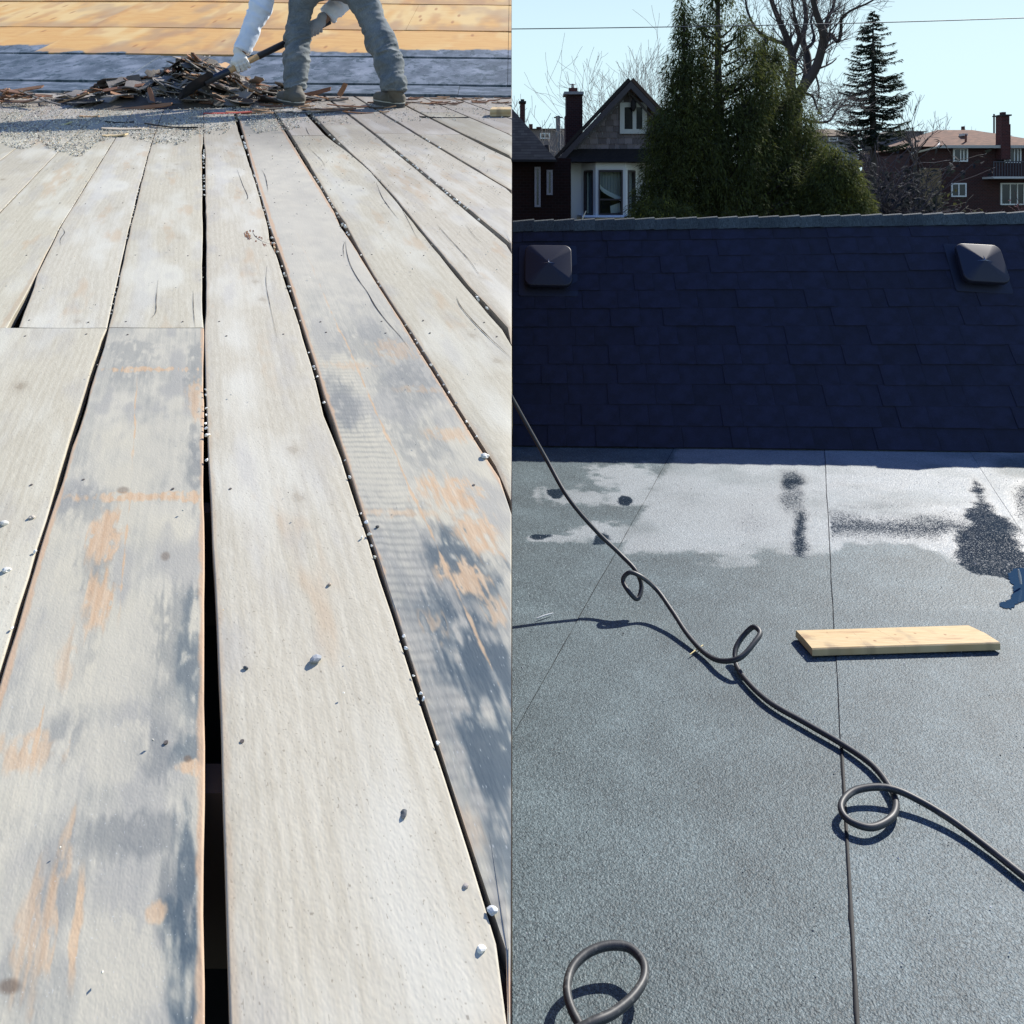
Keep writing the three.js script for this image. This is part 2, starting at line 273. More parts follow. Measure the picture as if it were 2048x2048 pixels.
G[2] = poly([[0.9, 0.452, 0.007], [1.3, 0.450, 0.008], [1.75, 0.450, 0.008], [2.1, 0.447, 0.006], [2.45, 0.450, 0.012], [2.62, 0.452, 0.026], [2.75, 0.455, 0.010], [3.2, 0.460, 0.013], [3.7, 0.464, 0.022], [4.46, 0.468, 0.024]]);
G[3] = poly([[1.4, 0.664, 0.016], [1.8, 0.667, 0.018], [2.1, 0.671, 0.012], [2.5, 0.685, 0.009], [3.0, 0.706, 0.008], [3.5, 0.716, 0.004], [3.9, 0.705, 0.010], [4.2, 0.692, 0.03], [4.46, 0.686, 0.045]]);
G[4] = poly([[2.0, 0.908, 0.022], [2.6, 0.917, 0.018], [3.2, 0.928, 0.016], [3.8, 0.938, 0.020], [4.46, 0.945, 0.016]]);
G[5] = poly([[2.8, 1.186, 0.010], [3.6, 1.181, 0.014], [4.46, 1.178, 0.018]]);
G[6] = poly([[3.4, 1.442, 0.03], [4.0, 1.438, 0.035], [4.46, 1.432, 0.02]]);
G[7] = poly([[4, 1.69, 0.012]]); G[8] = poly([[4, 1.93, 0.012]]); G[9] = poly([[4, 2.17, 0.006]]); G[10] = poly([[4, 2.41, 0.006]]); G[11] = poly([[4, 2.65, 0.006]]);
G[-7] = poly([[1, -1.64, 0.004]]); G[-8] = poly([[1, -1.88, 0.005]]); G[-9] = poly([[1, -2.12, 0.004]]); G[-10] = poly([[1, -2.36, 0.004]]);
seed(71);
const L = (k) => (d) => { const g = G[k](d); return g[0] + g[1] / 2; }, Rt = (k) => (d) => { const g = G[k](d); return g[0] - g[1] / 2; };
const DJ = 1.782, DE = 4.46, ends = [0.5, 1.1, -0.05, 0.34, 0.02, -0.02, 0.9, 0.03, 0.62, 1.3, 0.12, 0.8], endOf = (k) => DE + ends[(k + 24) % 12];
let pm = 0; const nextM = () => plankMats[pm++ % plankMats.length];
const gapNear = poly([[0.35, -0.2175, 0.005], [0.8, -0.2175, 0.006], [1.0, -0.2175, 0.0055], [1.3, -0.217, 0.008], [1.42, -0.2155, 0.014], [1.5, -0.216, 0.010], [1.72, -0.215, 0.0105], [1.75, -0.2145, 0.006], [1.78, -0.214, 0.004]]);
plank('plank', matA, (d) => { const g = gapNear(d); return g[0] + g[1] / 2; }, Rt(0), 0.35, DJ - 0.001, { dh: 0, n: 30, uv: (c, d) => [(c + 0.213) / 0.213, (d - 0.35) / 1.43] });
plank('plank', plankMats[2], () => -0.455, (d) => { const g = gapNear(d); return g[0] - g[1] / 2; }, 0.35, DJ - 0.002, { dh: 0.0003, n: 26 });
plank('plank', plankMats[4], () => -0.70, () => -0.459, 0.35, DJ - 0.002, {});
for (const k of [-6, -5, -4]) plank('plank', nextM(), L(k), Rt(k + 1), DJ - 0.6, endOf(k), {});
plank('plank', plankMats[1], L(-3), Rt(-2), DJ + 0.001, endOf(-3), {});
plank('plank', plankMats[6], L(-2), Rt(-1), DJ + 0.001, endOf(-2), {});
plank('plank', plankMats[0], L(-1), Rt(0), DJ + 0.001, endOf(-1), {});
plank('plank', plankMats[3], L(0), Rt(1), 0.35, endOf(0), { dh: 0.0003, n: 70 });
plank('plank', matB, L(1), Rt(2), 0.35, endOf(1), { dh: 0, n: 60, uv: (c, d) => [(c - 0.222) / 0.225, (d - 0.35) / 4.11] });
for (let k = 2; k < 8; k++) plank('plank', plankMats[(k * 4 + 1) % 9], L(k), Rt(k + 1), 0.9, endOf(k), {});
// the far run, dirtier, up to the foot of the slope
seed(72);
for (let k = -10; k < 11; k++) plank('plank', dirtMats[(k + 18) % 3], L(k), Rt(k + 1), endOf(k) + 0.003, 6.8, { n: 26 });
// splits in the boards: narrow open cracks
const crackM = mat({ color: rgb(0.02, 0.014, 0.012), roughness: 1 });
function crack(pts, w0, w1 = 0.0006) {
  const P = pts.map(([x, y]) => cd(x / 2, y / 2)), cu = curve(P.map(([c, d]) => V(c, d, 0)), 24), b = new MB(); let prev = null;
  cu.forEach((q, k) => { const t = k / 24, w = lerp(w1, w0, Math.sin(Math.PI * Math.min(1, t * 1.02))) / 2 * (0.6 + 0.8 * vn(k * 0.8, 1, pts.length)), A = deck(q.x - w * 0.38, q.y, 0.0016), B = deck(q.x + w * 0.38, q.y, 0.0016), i = b.v(A.x, A.y, A.z), j = b.v(B.x, B.y, B.z); if (prev) b.quad(prev[0], prev[1], j, i); prev = [i, j]; });
  b.build('crack', crackM, deckG);
}
const z5 = (x, y) => [x * 0.2692, 250 + y * 0.2692], z6 = (x, y) => [500 + x * 0.2712, 200 + y * 0.2712];
crack([z5(1175, 1150), z5(1160, 1300), z5(1155, 1400), z5(1125, 1440)], 0.004);
crack([z5(1435, 1230), z5(1438, 1380), z5(1450, 1510)], 0.0035);
crack([z5(1760, 330), z5(1800, 440), z5(1835, 555), z5(1810, 562)], 0.006);
crack([z5(455, 760), z5(480, 800), z5(450, 850), z5(450, 900)], 0.005);
crack([z6(410, 200), z6(425, 240), z6(440, 262)], 0.012);
crack([z6(420, 345), z6(480, 400), z6(530, 450), z6(555, 500)], 0.006);
crack([z6(85, 515), z6(110, 560), z6(128, 640), z6(132, 680)], 0.006);
crack([z6(15, 965), z6(40, 1010), z6(90, 1045), z6(205, 1085)], 0.0055);
crack([z6(930, 610), z6(975, 720), z6(1030, 800), z6(1100, 890)], 0.0065);
crack([z6(1110, 790), z6(1170, 900), z6(1235, 1030)], 0.0035);
crack([z6(1370, 910), z6(1430, 980), z6(1540, 1100), z6(1620, 1190), z6(1700, 1310)], 0.005);
crack([z6(1590, 920), z6(1650, 1000), z6(1720, 1070)], 0.003);
crack([z6(705, 1040), z6(712, 1120), z6(740, 1220), z6(800, 1330), z6(865, 1420), z6(920, 1520), z6(1010, 1640), z6(1100, 1740), z6(1180, 1845)], 0.006);
crack([z6(700, 1045), z6(688, 1090), z6(695, 1170)], 0.004);
crack([z6(1520, 1450), z6(1550, 1520), z6(1660, 1650), z6(1780, 1770), z6(1930, 1910)], 0.006);
crack([z6(125, 1225), z6(118, 1350), z6(150, 1530), z6(200, 1760)], 0.003);

// torn knot at the edge of the middle board, and nail heads over the joists
{
  const tornM = [[0.30, 0.13, 0.07], [0.46, 0.25, 0.14], [0.22, 0.10, 0.06]].map((q) => mat({ color: rgb(...q), map: plankTex[1], roughness: 0.95 })); seed(52);
  for (let k = 0; k < 26; k++) { const t = rnd(), x = lerp(462, 522, t) + R(-6, 4), y = lerp(452, 470, t) + R(-9, 8) - 14 * (1 - t), [c, d] = cd(x * px19, y * px19), l = R(0.006, 0.02), w = R(0.0015, 0.004), q = new MB(); q.quadP(deck(c - w, d - l, 0.0010), deck(c + w * 0.4, d - l * 0.8, 0.0016), deck(c + w, d + l, 0.0012), deck(c - w * 0.5, d + l * 0.7, 0.0022), [[0.1, 0.1], [0.2, 0.1], [0.2, 0.2], [0.1, 0.2]]); q.build('torn_fibre', pick(tornM), deckG); }
  const nailM = mat({ color: rgb(0.10, 0.085, 0.075), roughness: 0.6 }), nailG = new THREE.CylinderGeometry(0.0021, 0.0021, 0.0012, 10);
  for (const d of [0.78, 1.2, 1.745, 1.82, 2.3, 2.9, 3.5, 4.1]) for (let k = -3; k < 6; k++) for (const f of [0.18, 0.8]) { const a = G[k](d)[0], e = G[k + 1](d)[0], c = lerp(a, e, f + R(-0.05, 0.05)); if (c > DX * d - 0.02 || rnd() < 0.25) continue; const n = mesh('nail', nailG, nailM, deckG); n.position.copy(deck(c, d + R(-0.012, 0.012), 0.0009)); n.rotation.x = DT; }
}
// what carries the deck: joists, dark void, side wall; and the stripped slope behind it
const voidM = mat({ color: rgb(0.02, 0.018, 0.018), roughness: 1 }), joistM = mat({ color: rgb(0.10, 0.07, 0.05), roughness: 1 });
{
  const b = new MB(); b.hexa([deck(-0.9, 0.0, -0.28), V(-0.006, deck(0, 0, -0.28).y, 0), V(-0.006, deck(0, 8.6, -0.28).y, -8.6), deck(-2.6, 8.6, -0.28), deck(-0.9, 0, -0.25), V(-0.006, deck(0, 0, -0.25).y, 0), V(-0.006, deck(0, 8.6, -0.25).y, -8.6), deck(-2.6, 8.6, -0.25)]);
  tag(b.build('roof_void_floor', voidM), null, null, null, 'structure');
  const jg = tag(group('roof_joists'), 'dark joists under the plank deck seen through its gaps', '', null, 'structure');
  for (const d of [0.78, 1.2, 1.76, 2.3, 2.9, 3.5, 4.46, 5.2, 6.0, 6.6]) { const q = new MB(), A = deck(-0.45 - 0.33 * d, d, 0), X = A.x; q.hexa([V(X, A.y - 0.2, -d + 0.02), V(-0.02, A.y - 0.2, -d + 0.02), V(-0.02, A.y - 0.2, -d - 0.02), V(X, A.y - 0.2, -d - 0.02), V(X, A.y - 0.034, -d + 0.02), V(-0.02, A.y - 0.034, -d + 0.02), V(-0.02, A.y - 0.034, -d - 0.02), V(X, A.y - 0.034, -d - 0.02)]); q.build('joist', joistM, jg); }
}
// stripped slope: courses of sheathing boards, tar left on the lowest ones
const ST = 0.466, SC = 1 / Math.hypot(1, ST), SXL = -9.5;
const slopeBase = (X) => lerp(6.2, 6.6, X / -4.3);
function slope(X, t, h = 0) { const db = slopeBase(X), y = EY - DH + DT * db; return V(X, y + ST * t + h * SC, -(db + t) + h * SC * ST); }
const slopeT = (X, py) => { const db = slopeBase(X), k = (HY - py) / F; return (k * db - (-DH + DT * db)) / (ST - k); };
const rowPy = [[93.5, 97], [82, 87.2], [55, 60], [28.4, 33], [2.6, 6.5], [-20, -17], [-42, -39], [-62, -60], [-80, -78]];
const rowT = rowPy.map(([a, b], k) => k === 0 ? [0.0, 0.0] : [slopeT(-4.2, a), slopeT(-0.02, b)]);
const KS = 1.12;
const tarCol = (x, y, sd) => { const n = fbm(x * 9, y * 6, sd, 5), m = fbm(x * 22, y * 16, sd + 1, 4), s = vn(x * 300, y * 120, sd + 2); let c = mix3([80, 96, 110], [124, 136, 150], clamp(n * 2.4 - 0.75)); c = mix3(c, [56, 78, 90], sst(0.58, 0.7, m) * 0.8); c = mix3(c, [160, 168, 182], sst(0.58, 0.78, fbm(x * 6, y * 4, sd + 3, 5)) * 0.55); if (s > 0.93) c = mix3(c, [205, 210, 216], 0.7); if (s < 0.06) c = mix3(c, [40, 56, 66], 0.7); return c; };
function sheathTex(sd, tarH) {
  return ctex(1024, 160, (u, v) => {
    const x = u * 4.4, n = fbm(x * 5, v * 3, sd, 4), g = vn(x * 6, v * 70, sd + 1), g2 = vn(x * 20, v * 160, sd + 2);
    let c = mix3([243, 198, 124], [226, 168, 98], clamp(0.6 * g + 0.4 * g2));
    c = mix3(c, [246, 214, 150], sst(0.5, 0.7, fbm(x * 3, v * 1.2, sd + 3, 3)) * 0.8);
    const st = fbm(x * 5, v * 2.6, sd + 4, 3); c = mix3(c, [196, 140, 92], sst(0.55, 0.75, st) * 0.38);                     // weathered bands across the boards
    c = mix3(c, [176, 146, 120], sst(0.60, 0.80, fbm(x * 2.2, v * 1.4, sd + 5, 4)) * 0.5);
    c = mix3(c, [172, 142, 118], sst(0.35, 0.0, v + (n - 0.5) * 0.7) * 0.45);
    for (let k = 0; k < 9; k++) { const kx = h2(k, 1, sd) * 4.4, kv = 0.12 + 0.76 * h2(k, 2, sd), q = Math.hypot((x - kx) / 0.018, (v - kv) / 0.06); if (q < 1.3) c = mix3(c, [170, 110, 66], sst(1.3, 0.3, q) * 0.6); }
    const th = tarH(x) + (fbm(x * 9, 2, sd + 7, 4) - 0.5) * 0.16; if (v < th) c = mix3(c, tarCol(x, v, sd), sst(th, th - 0.05, v));
    return c;
  }, KS);
}
const tarTex = ctex(1024, 256, (u, v) => { const x = u * 4.4; let c = tarCol(x, v, 811); const q = Math.hypot((x - 1.92) / 0.11, (v - 0.62) / 0.12) + (fbm(x * 30, v * 8, 5, 3) - 0.5) * 1.4; if (q < 0.8) c = [246, 196, 140]; return c; }, KS);
const tarM = mat({ map: tarTex, roughness: 0.8 });
const noTar = () => -1;
const shM = [sheathTex(501, (x) => (x > 2.0 ? 0.16 + 0.12 * sst(3.0, 3.4, x) : x < 0.9 ? 0.05 : -0.02)), sheathTex(533, noTar), sheathTex(571, noTar)].map((t) => mat({ map: t, roughness: 0.8 }));
const slopeG = tag(group('stripped_slope'), 'stripped roof slope of yellow sheathing boards with tar on its foot', '', null, 'structure');
seed(91);
for (let k = 0; k + 1 < rowT.length; k++) {
  const cuts = k === 0 ? [SXL, -0.42, -0.004] : k === 1 ? [SXL, -3.28, -0.035, -0.004] : [SXL, ...(k === 4 ? [-3.2] : k === 3 ? [-1.1] : k > 4 ? [R(-3.5, -1.2)] : []), -0.035, -0.004];
  for (let q = 0; q + 1 < cuts.length; q++) {
    const X0 = cuts[q] + (q ? 0.002 : 0), X1 = cuts[q + 1] - 0.002, b = new MB(), N = Math.max(1, Math.round((X1 - X0) / 0.3)), tt = 0.02, lift = R(-0.003, 0.004);
    const T = (X, w) => { const f = clamp((X + 4.2) / 4.18); return w ? lerp(rowT[k + 1][0], rowT[k + 1][1], f) - 0.045 - 0.02 * vn(X * 3, 1, k) : lerp(rowT[k][0], rowT[k][1], f); };
    const vb = k < 2 ? 0 : 0;
    let prev = null;
    for (let n = 0; n <= N; n++) {
      const X = lerp(X0, X1, n / N), u = (X + 4.6) / 4.6, h = tt + lift + 0.003 * (vn(X * 2, k, 3) - 0.5);
      const r = [slope(X, T(X, 0), 0), slope(X, T(X, 0), h), slope(X, T(X, 1), h), slope(X, T(X, 1), 0)], us = [[u, vb], [u, 0.01], [u, 0.99], [u, 1]];
      const id = r.map((P, j) => b.v(P.x, P.y, P.z, us[j][0], us[j][1]));
      const id2 = r.map((P, j) => b.v(P.x, P.y, P.z, us[j][0], us[j][1]));
      if (prev) { b.quad(prev.id[0], id[0], id[1], prev.id[1]); b.quad(prev.id2[1], id2[1], id2[2], prev.id2[2]); b.quad(prev.id[2], id[2], id[3], prev.id[3]); }
      else b.quad(id[0], id[1], id[2], id[3]);
      if (n === N) { const e = r.map((P, j) => b.v(P.x, P.y, P.z, us[j][0], us[j][1])); b.quad(e[3], e[2], e[1], e[0]); }
      prev = { id, id2 };
    }
    const m = k < 2 ? tarM : shM[(k - 2) % 3];
    b.build('sheathing_board', m, slopeG);
  }
}
{ // solid below the sheathing, its gable side and the wall under the deck
  const tTop = rowT[rowT.length - 1][0], b = new MB(), A = slope(SXL, -0.3, -0.004), B = slope(-0.006, -0.3, -0.004), C = slope(-0.006, tTop, -0.004), D = slope(SXL, tTop, -0.004);
  const dn = (P) => V(P.x, EY - 1.7, P.z);
  b.hexa([dn(A), dn(B), dn(C), dn(D), A, B, C, D]); b.build('slope_backing', voidM, slopeG);
  const wallTex = ctex(256, 256, (u, v) => { const r = Math.floor(v * 12), x = u * 4 + (r % 2) * 0.5, jx = x - Math.floor(x), jy = v * 12 - r, q = h2(Math.floor(x) % 4, r, 3); return jx < 0.05 || jy < 0.13 ? [86, 82, 78] : mix3([82, 50, 44], [58, 40, 38], q + 0.3 * (vn(u * 60, v * 60, 2) - 0.5)); }), wallM = mat({ map: wallTex, roughness: 0.95 }), w = new MB();
  const P0 = deck(0, -0.6, -0.028), P1 = deck(0, 6.4, -0.028); w.hexa([V(-0.14, 0, 0.6), V(-0.0015, 0, 0.6), V(-0.0015, 0, -6.4), V(-0.14, 0, -6.4), V(-0.14, P0.y, 0.6), V(-0.0015, P0.y, 0.6), V(-0.0015, P1.y, -6.4), V(-0.14, P1.y, -6.4)]);
  tag(w.build('party_wall', wallM), null, null, null, 'structure');
}

// loose stones: grit over the top of the deck, in the gaps, and single pebbles
const stoneG = (sd) => { const g = mergeVertices(new THREE.IcosahedronGeometry(1, 1).deleteAttribute('normal').deleteAttribute('uv'), 1e-3), p = g.attributes.position; for (let k = 0; k < p.count; k++) { const f = 0.5 + 0.95 * vn3(p.getX(k) * 1.3 + 5, p.getY(k) * 1.3 + 5, p.getZ(k) * 1.3 + 5, sd); p.setXYZ(k, p.getX(k) * f, p.getY(k) * f * 0.75, p.getZ(k) * f); } g.computeVertexNormals(); return g; };
const gritG = (() => { const g = new THREE.OctahedronGeometry(1, 0), p = g.attributes.position; for (let k = 0; k < p.count; k++) p.setY(k, p.getY(k) * 0.7); g.computeVertexNormals(); return g; })();
function scatter(name, label, cat, items, m, geo = gritG) {
  const o = new THREE.InstancedMesh(geo, m, items.length), q = new THREE.Object3D();
  items.forEach(([P, s, col], k) => { q.position.copy(P); q.rotation.set(R(0, 6), R(0, 6), R(0, 6)); q.scale.set(s * R(0.7, 1.3), s * R(0.6, 1), s * R(0.7, 1.3)); q.updateMatrix(); o.setMatrixAt(k, q.matrix); o.setColorAt(k, col); });
  o.name = numbered(name); o.castShadow = o.receiveShadow = true; scene.add(o); return tag(o, label, cat, null, 'stuff');
}
const gritCol = () => { const t = rnd(); return t < 0.55 ? rgb(0.66, 0.64, 0.55) : t < 0.8 ? rgb(0.42, 0.4, 0.36) : t < 0.9 ? rgb(0.12, 0.11, 0.10) : rgb(0.5, 0.4, 0.26); };
const stoneM = mat({ color: rgb(1, 1, 1), roughness: 0.85, flatShading: true });
seed(33);
{
  const it = [];
  for (let k = 0; k < 15000; k++) {                     // grit field at the foot of the pile
    const px = R(-10, 300), py = 98 + 62 * Math.pow(rnd(), 0.9), edge = 152 - 0.0 * px - 22 * sst(40, 260, px) + 6 * (vn(px * 0.05, py * 0.05, 3) - 0.5) * 4;
    if (py > edge || rnd() > 0.3 + 1.1 * vn(px * 0.06, py * 0.12, 8)) continue;
    it.push([deckPx(px, py, 0.004), R(0.002, 0.006), gritCol()]);
  }
  for (let k = 0; k < 2600; k++) { const px = R(180, 505), py = R(96, 124) - 4 * sst(300, 500, px); if (rnd() < vn(px * 0.05, py * 0.1, 12) * 1.1) it.push([deckPx(px, py, 0.004), R(0.002, 0.0055), gritCol()]); }
  for (let k = 0; k < 2500; k++) { const d = Math.pow(rnd(), 0.7) * 3.9 + 0.5, c = R(-0.7, 1.6); if (c < DX * d - 0.02 && rnd() < 0.15 + 0.85 * sst(1.0, 3.5, d) * sst(0.2, 0.6, c)) it.push([deck(c, d, 0.006), R(0.0008, 0.0022) * (0.6 + 0.25 * d), gritCol()]); }
  scatter('roof_grit', 'pale roofing grit strewn over the upper planks of the deck', 'grit', it, stoneM);
}
{
  const it = [];
  for (const k of [-3, -2, -1, 0, 1, 2, 3, 4, 5, 6]) {
    const s0 = vn(k * 7.3, 0.5, 4);
    for (let d = k < 0 ? 1.85 : 0.75 + 0.2 * Math.abs(k); d < 4.4; d += R(0.014, 0.06)) {
      const [c, w] = G[k](d); if (w < 0.0025 || c > DX * d - 0.02) continue;
      const dens = sst(0.35, 0.7, vn(d * 2.2 + k * 5, k, 21)) * sst(0.5, 2.0, d);
      if (rnd() > dens * 0.62) continue;
      const r = clamp(w * R(0.3, 0.55), 0.0025, 0.008); it.push([deck(c + R(-0.3, 0.3) * w * 0.5, d, R(-0.001, 0.004)), r, rnd() < 0.85 ? rgb(0.85, 0.83, 0.76) : gritCol()]);
    }
  }
  for (const [x, y, r] of [[388, 735, .0034], [388, 745, .003], [389, 770, .003], [389, 783, .003], [388, 799, .003], [389, 808, .0035], [391, 821, .0055], [390, 868, .0045], [66, 1041, .0035], [23, 1185, .003], [697, 1008, .004], [691, 985, .0035], [660, 900, .0035], [683, 1014, .003], [762, 1200, .0024], [766, 1223, .0028], [780, 1275, .0022], [794, 1308, .0026], [799, 1318, .0025], [826, 1402, .0022]]) it.push([deckPx(x * px19, y * px19, 0.003), r, rgb(0.85, 0.84, 0.78)]);
  for (const q of it) q[1] *= 0.8;
  scatter('gap_stones', 'small pale stones lodged in the gaps between the planks', 'stones', it, stoneM, stoneG(3));
}
const pebG = [stoneG(5), stoneG(6), stoneG(9)];
function pebble(x, y, r, col, label, name = 'pebble', sx = 1) { const o = mesh(name, pebG[Math.floor(x) % 3], mat({ color: col, roughness: 0.8, flatShading: true })); o.scale.set(r * sx, r * 0.8, r); o.position.copy(deckPx(x * px19, y * px19, r * 0.5)); o.rotation.y = x; return tag(o, label, 'stone'); }
pebble(598, 1243, 0.0052, rgb(0.3, 0.32, 0.34), 'dark grey stone lying on the beige plank right of the wide gap', 'pebble', 1.5);
pebble(908, 1790, 0.0034, rgb(0.7, 0.7, 0.66), 'white pebble near the right end of the beige plank at the bottom');
pebble(928, 1720, 0.0042, rgb(0.5, 0.52, 0.54), 'light grey pebble wedged over the gap beside the tarred plank');
pebble(878, 1672, 0.0026, rgb(0.34, 0.31, 0.28), 'small brown stone on the beige plank above the white pebble');
pebble(12, 1075, 0.0048, rgb(0.66, 0.66, 0.62), 'white stone at the left edge, upper of the touching pair', 'pebble');
pebble(8, 987, 0.0052, rgb(0.5, 0.5, 0.46), 'grey stone by the left edge above the pair of stones');
pebble(60, 976, 0.004, rgb(0.42, 0.38, 0.32), 'tan stone left of the long tarred plank gap');
pebble(712, 994, 0.0026, rgb(0.06, 0.06, 0.06), 'black chip on the tarred plank beside its gap');
pebble(762, 1535, 0.0026, rgb(0.07, 0.08, 0.09), 'black tar crumb in the middle of the beige plank', 'tar_crumb', 1.8);
pebble(463, 1261, 0.003, rgb(0.08, 0.09, 0.1), 'black tar flake on the beige plank left of the dark stone', 'tar_crumb', 0.6);
pebble(915, 860, 0.006, rgb(0.66, 0.65, 0.6), 'pale stone on the edge of the gap right of the tarred plank');
pebble(622, 1103, 0.0026, rgb(0.36, 0.3, 0.24), 'small brown stone on the knot of the beige plank');

// ---------------------------------------------------------------- the finished roof on the right
const memBase = (X) => lerp(5.28, 5.155, X / 3.28);                      // depth of the foot of the shingled slope
const granCol = (x, y, i, j, sd) => {   // mineral granules: x, y in metres, i, j the texel
  const a = h2(i, j, sd), b = vn(x * 430, y * 430, sd + 1), q = vn(x * 210, y * 210, sd + 3), n = fbm(x * 9, y * 9, sd + 2, 4, 9);
  let c = mix3([33, 45, 50], [135, 149, 153], clamp(0.12 + 0.45 * b + 0.38 * q + 0.3 * (a - 0.5) + 0.3 * (n - 0.5)));
  if (a > 0.978) c = mix3(c, [214, 220, 224], 0.85);
  return c;
};
const memTex = ctex(1024, 1024, (u, v) => granCol(u, v, Math.floor(u * 1024), Math.floor(v * 1024), 701));
const memBump = btex(1024, 1024, (u, v) => 0.5 * vn(u * 300, v * 300, 5, 300) + 0.3 * h2(Math.floor(u * 512), Math.floor(v * 512), 6) + 0.2 * fbm(u * 40, v * 40, 7, 3, 40));
// foot of the slope: rain water spread over the granules (sheen) and standing in shallow hollows (deep, smooth)
const FX = 3.4, F0 = 3.15, FD = 2.45, FW = 1500, FH = 1080;
const wetS = new Float32Array(FW * FH), wetD = new Float32Array(FW * FH);
for (let j = 0; j < FH; j++) for (let i = 0; i < FW; i++) {
  const x = (i + 0.5) / FW * FX, d = F0 + (j + 0.5) / FH * FD, px = (512 + x / d * F) / px19, py = (HY + MH * F / d) / px19;
  const n = fbm(x * 6, d * 6, 71, 5) - 0.5, n2 = fbm(x * 22, d * 22, 72, 4) - 0.5, gr = 0.6 * h2(i, j, 73) + 0.4 * h2(i >> 1, j >> 1, 74);
  const ell = (cx, cy, rx, ry) => sst(1.25, 0.55, Math.hypot((px - cx) / rx, (py - cy) / ry) + n * 1.5 + n2 * 0.9), bx = (x0, x1, y0, y1, sx, sy) => Math.min(sst(x0 - sx, x0 + sx, px + n * 30), sst(x1 + sx, x1 - sx, px + n * 30)) * Math.min(sst(y0 - sy, y0 + sy, py + n * 30), sst(y1 + sy, y1 - sy, py + n * 30));
  const sx = 1265 - (py - 865) * 0.561, bot = 1050 - 18 * sst(1560, 1600, px) + 52 * sst(1700, 1900, px);
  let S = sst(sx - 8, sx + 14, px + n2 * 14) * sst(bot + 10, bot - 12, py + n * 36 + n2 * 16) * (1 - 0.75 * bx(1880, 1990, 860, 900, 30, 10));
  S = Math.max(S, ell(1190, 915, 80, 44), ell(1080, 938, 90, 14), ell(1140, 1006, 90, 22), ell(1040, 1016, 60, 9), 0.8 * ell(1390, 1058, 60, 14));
  const tri = sst(-26, 22, (py - 918) * 0.62 - Math.abs(px - 1842 - (py - 918) * 0.28) + n * 60);
  const D = Math.max(0.95 * bx(1463, 1522, 892, 926, 20, 18), 0.7 * bx(1466, 1523, 905, 970, 18, 26), 0.98 * bx(1490, 1525, 950, 1062, 22, 30), 0.9 * bx(1566, 1850, 968, 1024, 6, 40), 0.5 * bx(1566, 1720, 906, 930, 26, 20), 0.98 * tri, 0.5 * bx(1370, 1480, 945, 1030, 60, 50), 0.6 * bx(1566, 1880, 940, 970, 20, 30), 0.8 * bx(1905, 1990, 900, 1000, 30, 40), ell(1050, 932, 18, 9), ell(1180, 946, 12, 10), ell(1020, 1010, 24, 9), ell(1132, 1022, 17, 14), 0.1);
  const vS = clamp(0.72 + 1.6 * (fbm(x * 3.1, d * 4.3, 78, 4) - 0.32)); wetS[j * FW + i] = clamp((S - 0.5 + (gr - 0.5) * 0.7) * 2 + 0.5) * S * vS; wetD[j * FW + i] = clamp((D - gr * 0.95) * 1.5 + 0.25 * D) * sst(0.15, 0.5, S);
}
const wq = (u, v) => { const i = Math.min(FW - 1, Math.floor(u * FW)), j = Math.min(FH - 1, Math.floor(v * FH)); return [i, j, wetS[j * FW + i], wetD[j * FW + i]]; };
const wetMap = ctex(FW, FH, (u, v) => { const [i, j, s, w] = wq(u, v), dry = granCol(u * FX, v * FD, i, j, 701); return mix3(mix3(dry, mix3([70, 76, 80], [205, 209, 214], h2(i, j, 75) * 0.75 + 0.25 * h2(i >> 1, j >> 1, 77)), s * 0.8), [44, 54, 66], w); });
const wetRough = btex(FW, FH, (u, v) => { const [i, j, s, w] = wq(u, v); return lerp(lerp(0.62, 0.5 + 0.46 * h2(i, j, 76), s), 0.07, w); });
const wetBump = btex(FW, FH, (u, v) => { const [i, j, s, w] = wq(u, v), x = u * FX, y = v * FD; return lerp(0.5 * vn(x * 300, y * 300, 5) + 0.3 * h2(i >> 1, j >> 1, 6) + 0.2 * fbm(x * 40, y * 40, 7, 3), 0.5, Math.min(1, w * 1.6)); });
const wetSpec = (() => { const d = new Uint8Array(FW * FH * 4); for (let k = 0; k < FW * FH; k++) { d[4 * k] = d[4 * k + 1] = d[4 * k + 2] = 255; d[4 * k + 3] = 255 * clamp(0.29 + 0.71 * wetS[k] - 0.8 * wetD[k], 0.14); } const t = fin(new THREE.DataTexture(d, FW, FH), false); return t; })();
for (const t of [wetMap, wetRough, wetSpec, wetBump]) { t.wrapS = THREE.MirroredRepeatWrapping; t.wrapT = THREE.ClampToEdgeWrapping; }
const wetM = (c) => phys({ map: wetMap, roughnessMap: wetRough, specularIntensityMap: wetSpec, bumpMap: wetBump, bumpScale: 0.0022, color: c, roughness: 1, specularIntensity: 1, ior: 2.2, vertexColors: true });
const darkWetM = phys({ map: memTex, bumpMap: memBump, bumpScale: 0.0006, color: rgb(0.3, 0.34, 0.4), roughness: 0.2, ior: 1.33 });
const memTint = [[0.68, 0.75, 0.76], [0.68, 0.75, 0.76], [0.73, 0.80, 0.82], [0.72, 0.79, 0.80], [0.7, 0.77, 0.78]];
const roofG = tag(group('flat_roof'), 'grey mineral roll roofing laid in strips with narrow lap seams', '', null, 'structure');
const rolls = [[-2.84, -0.881], [-0.881, 0.099], [0.099, 1.035], [1.035, 2.02], [2.02, 3.0], [3.0, 4.0]];
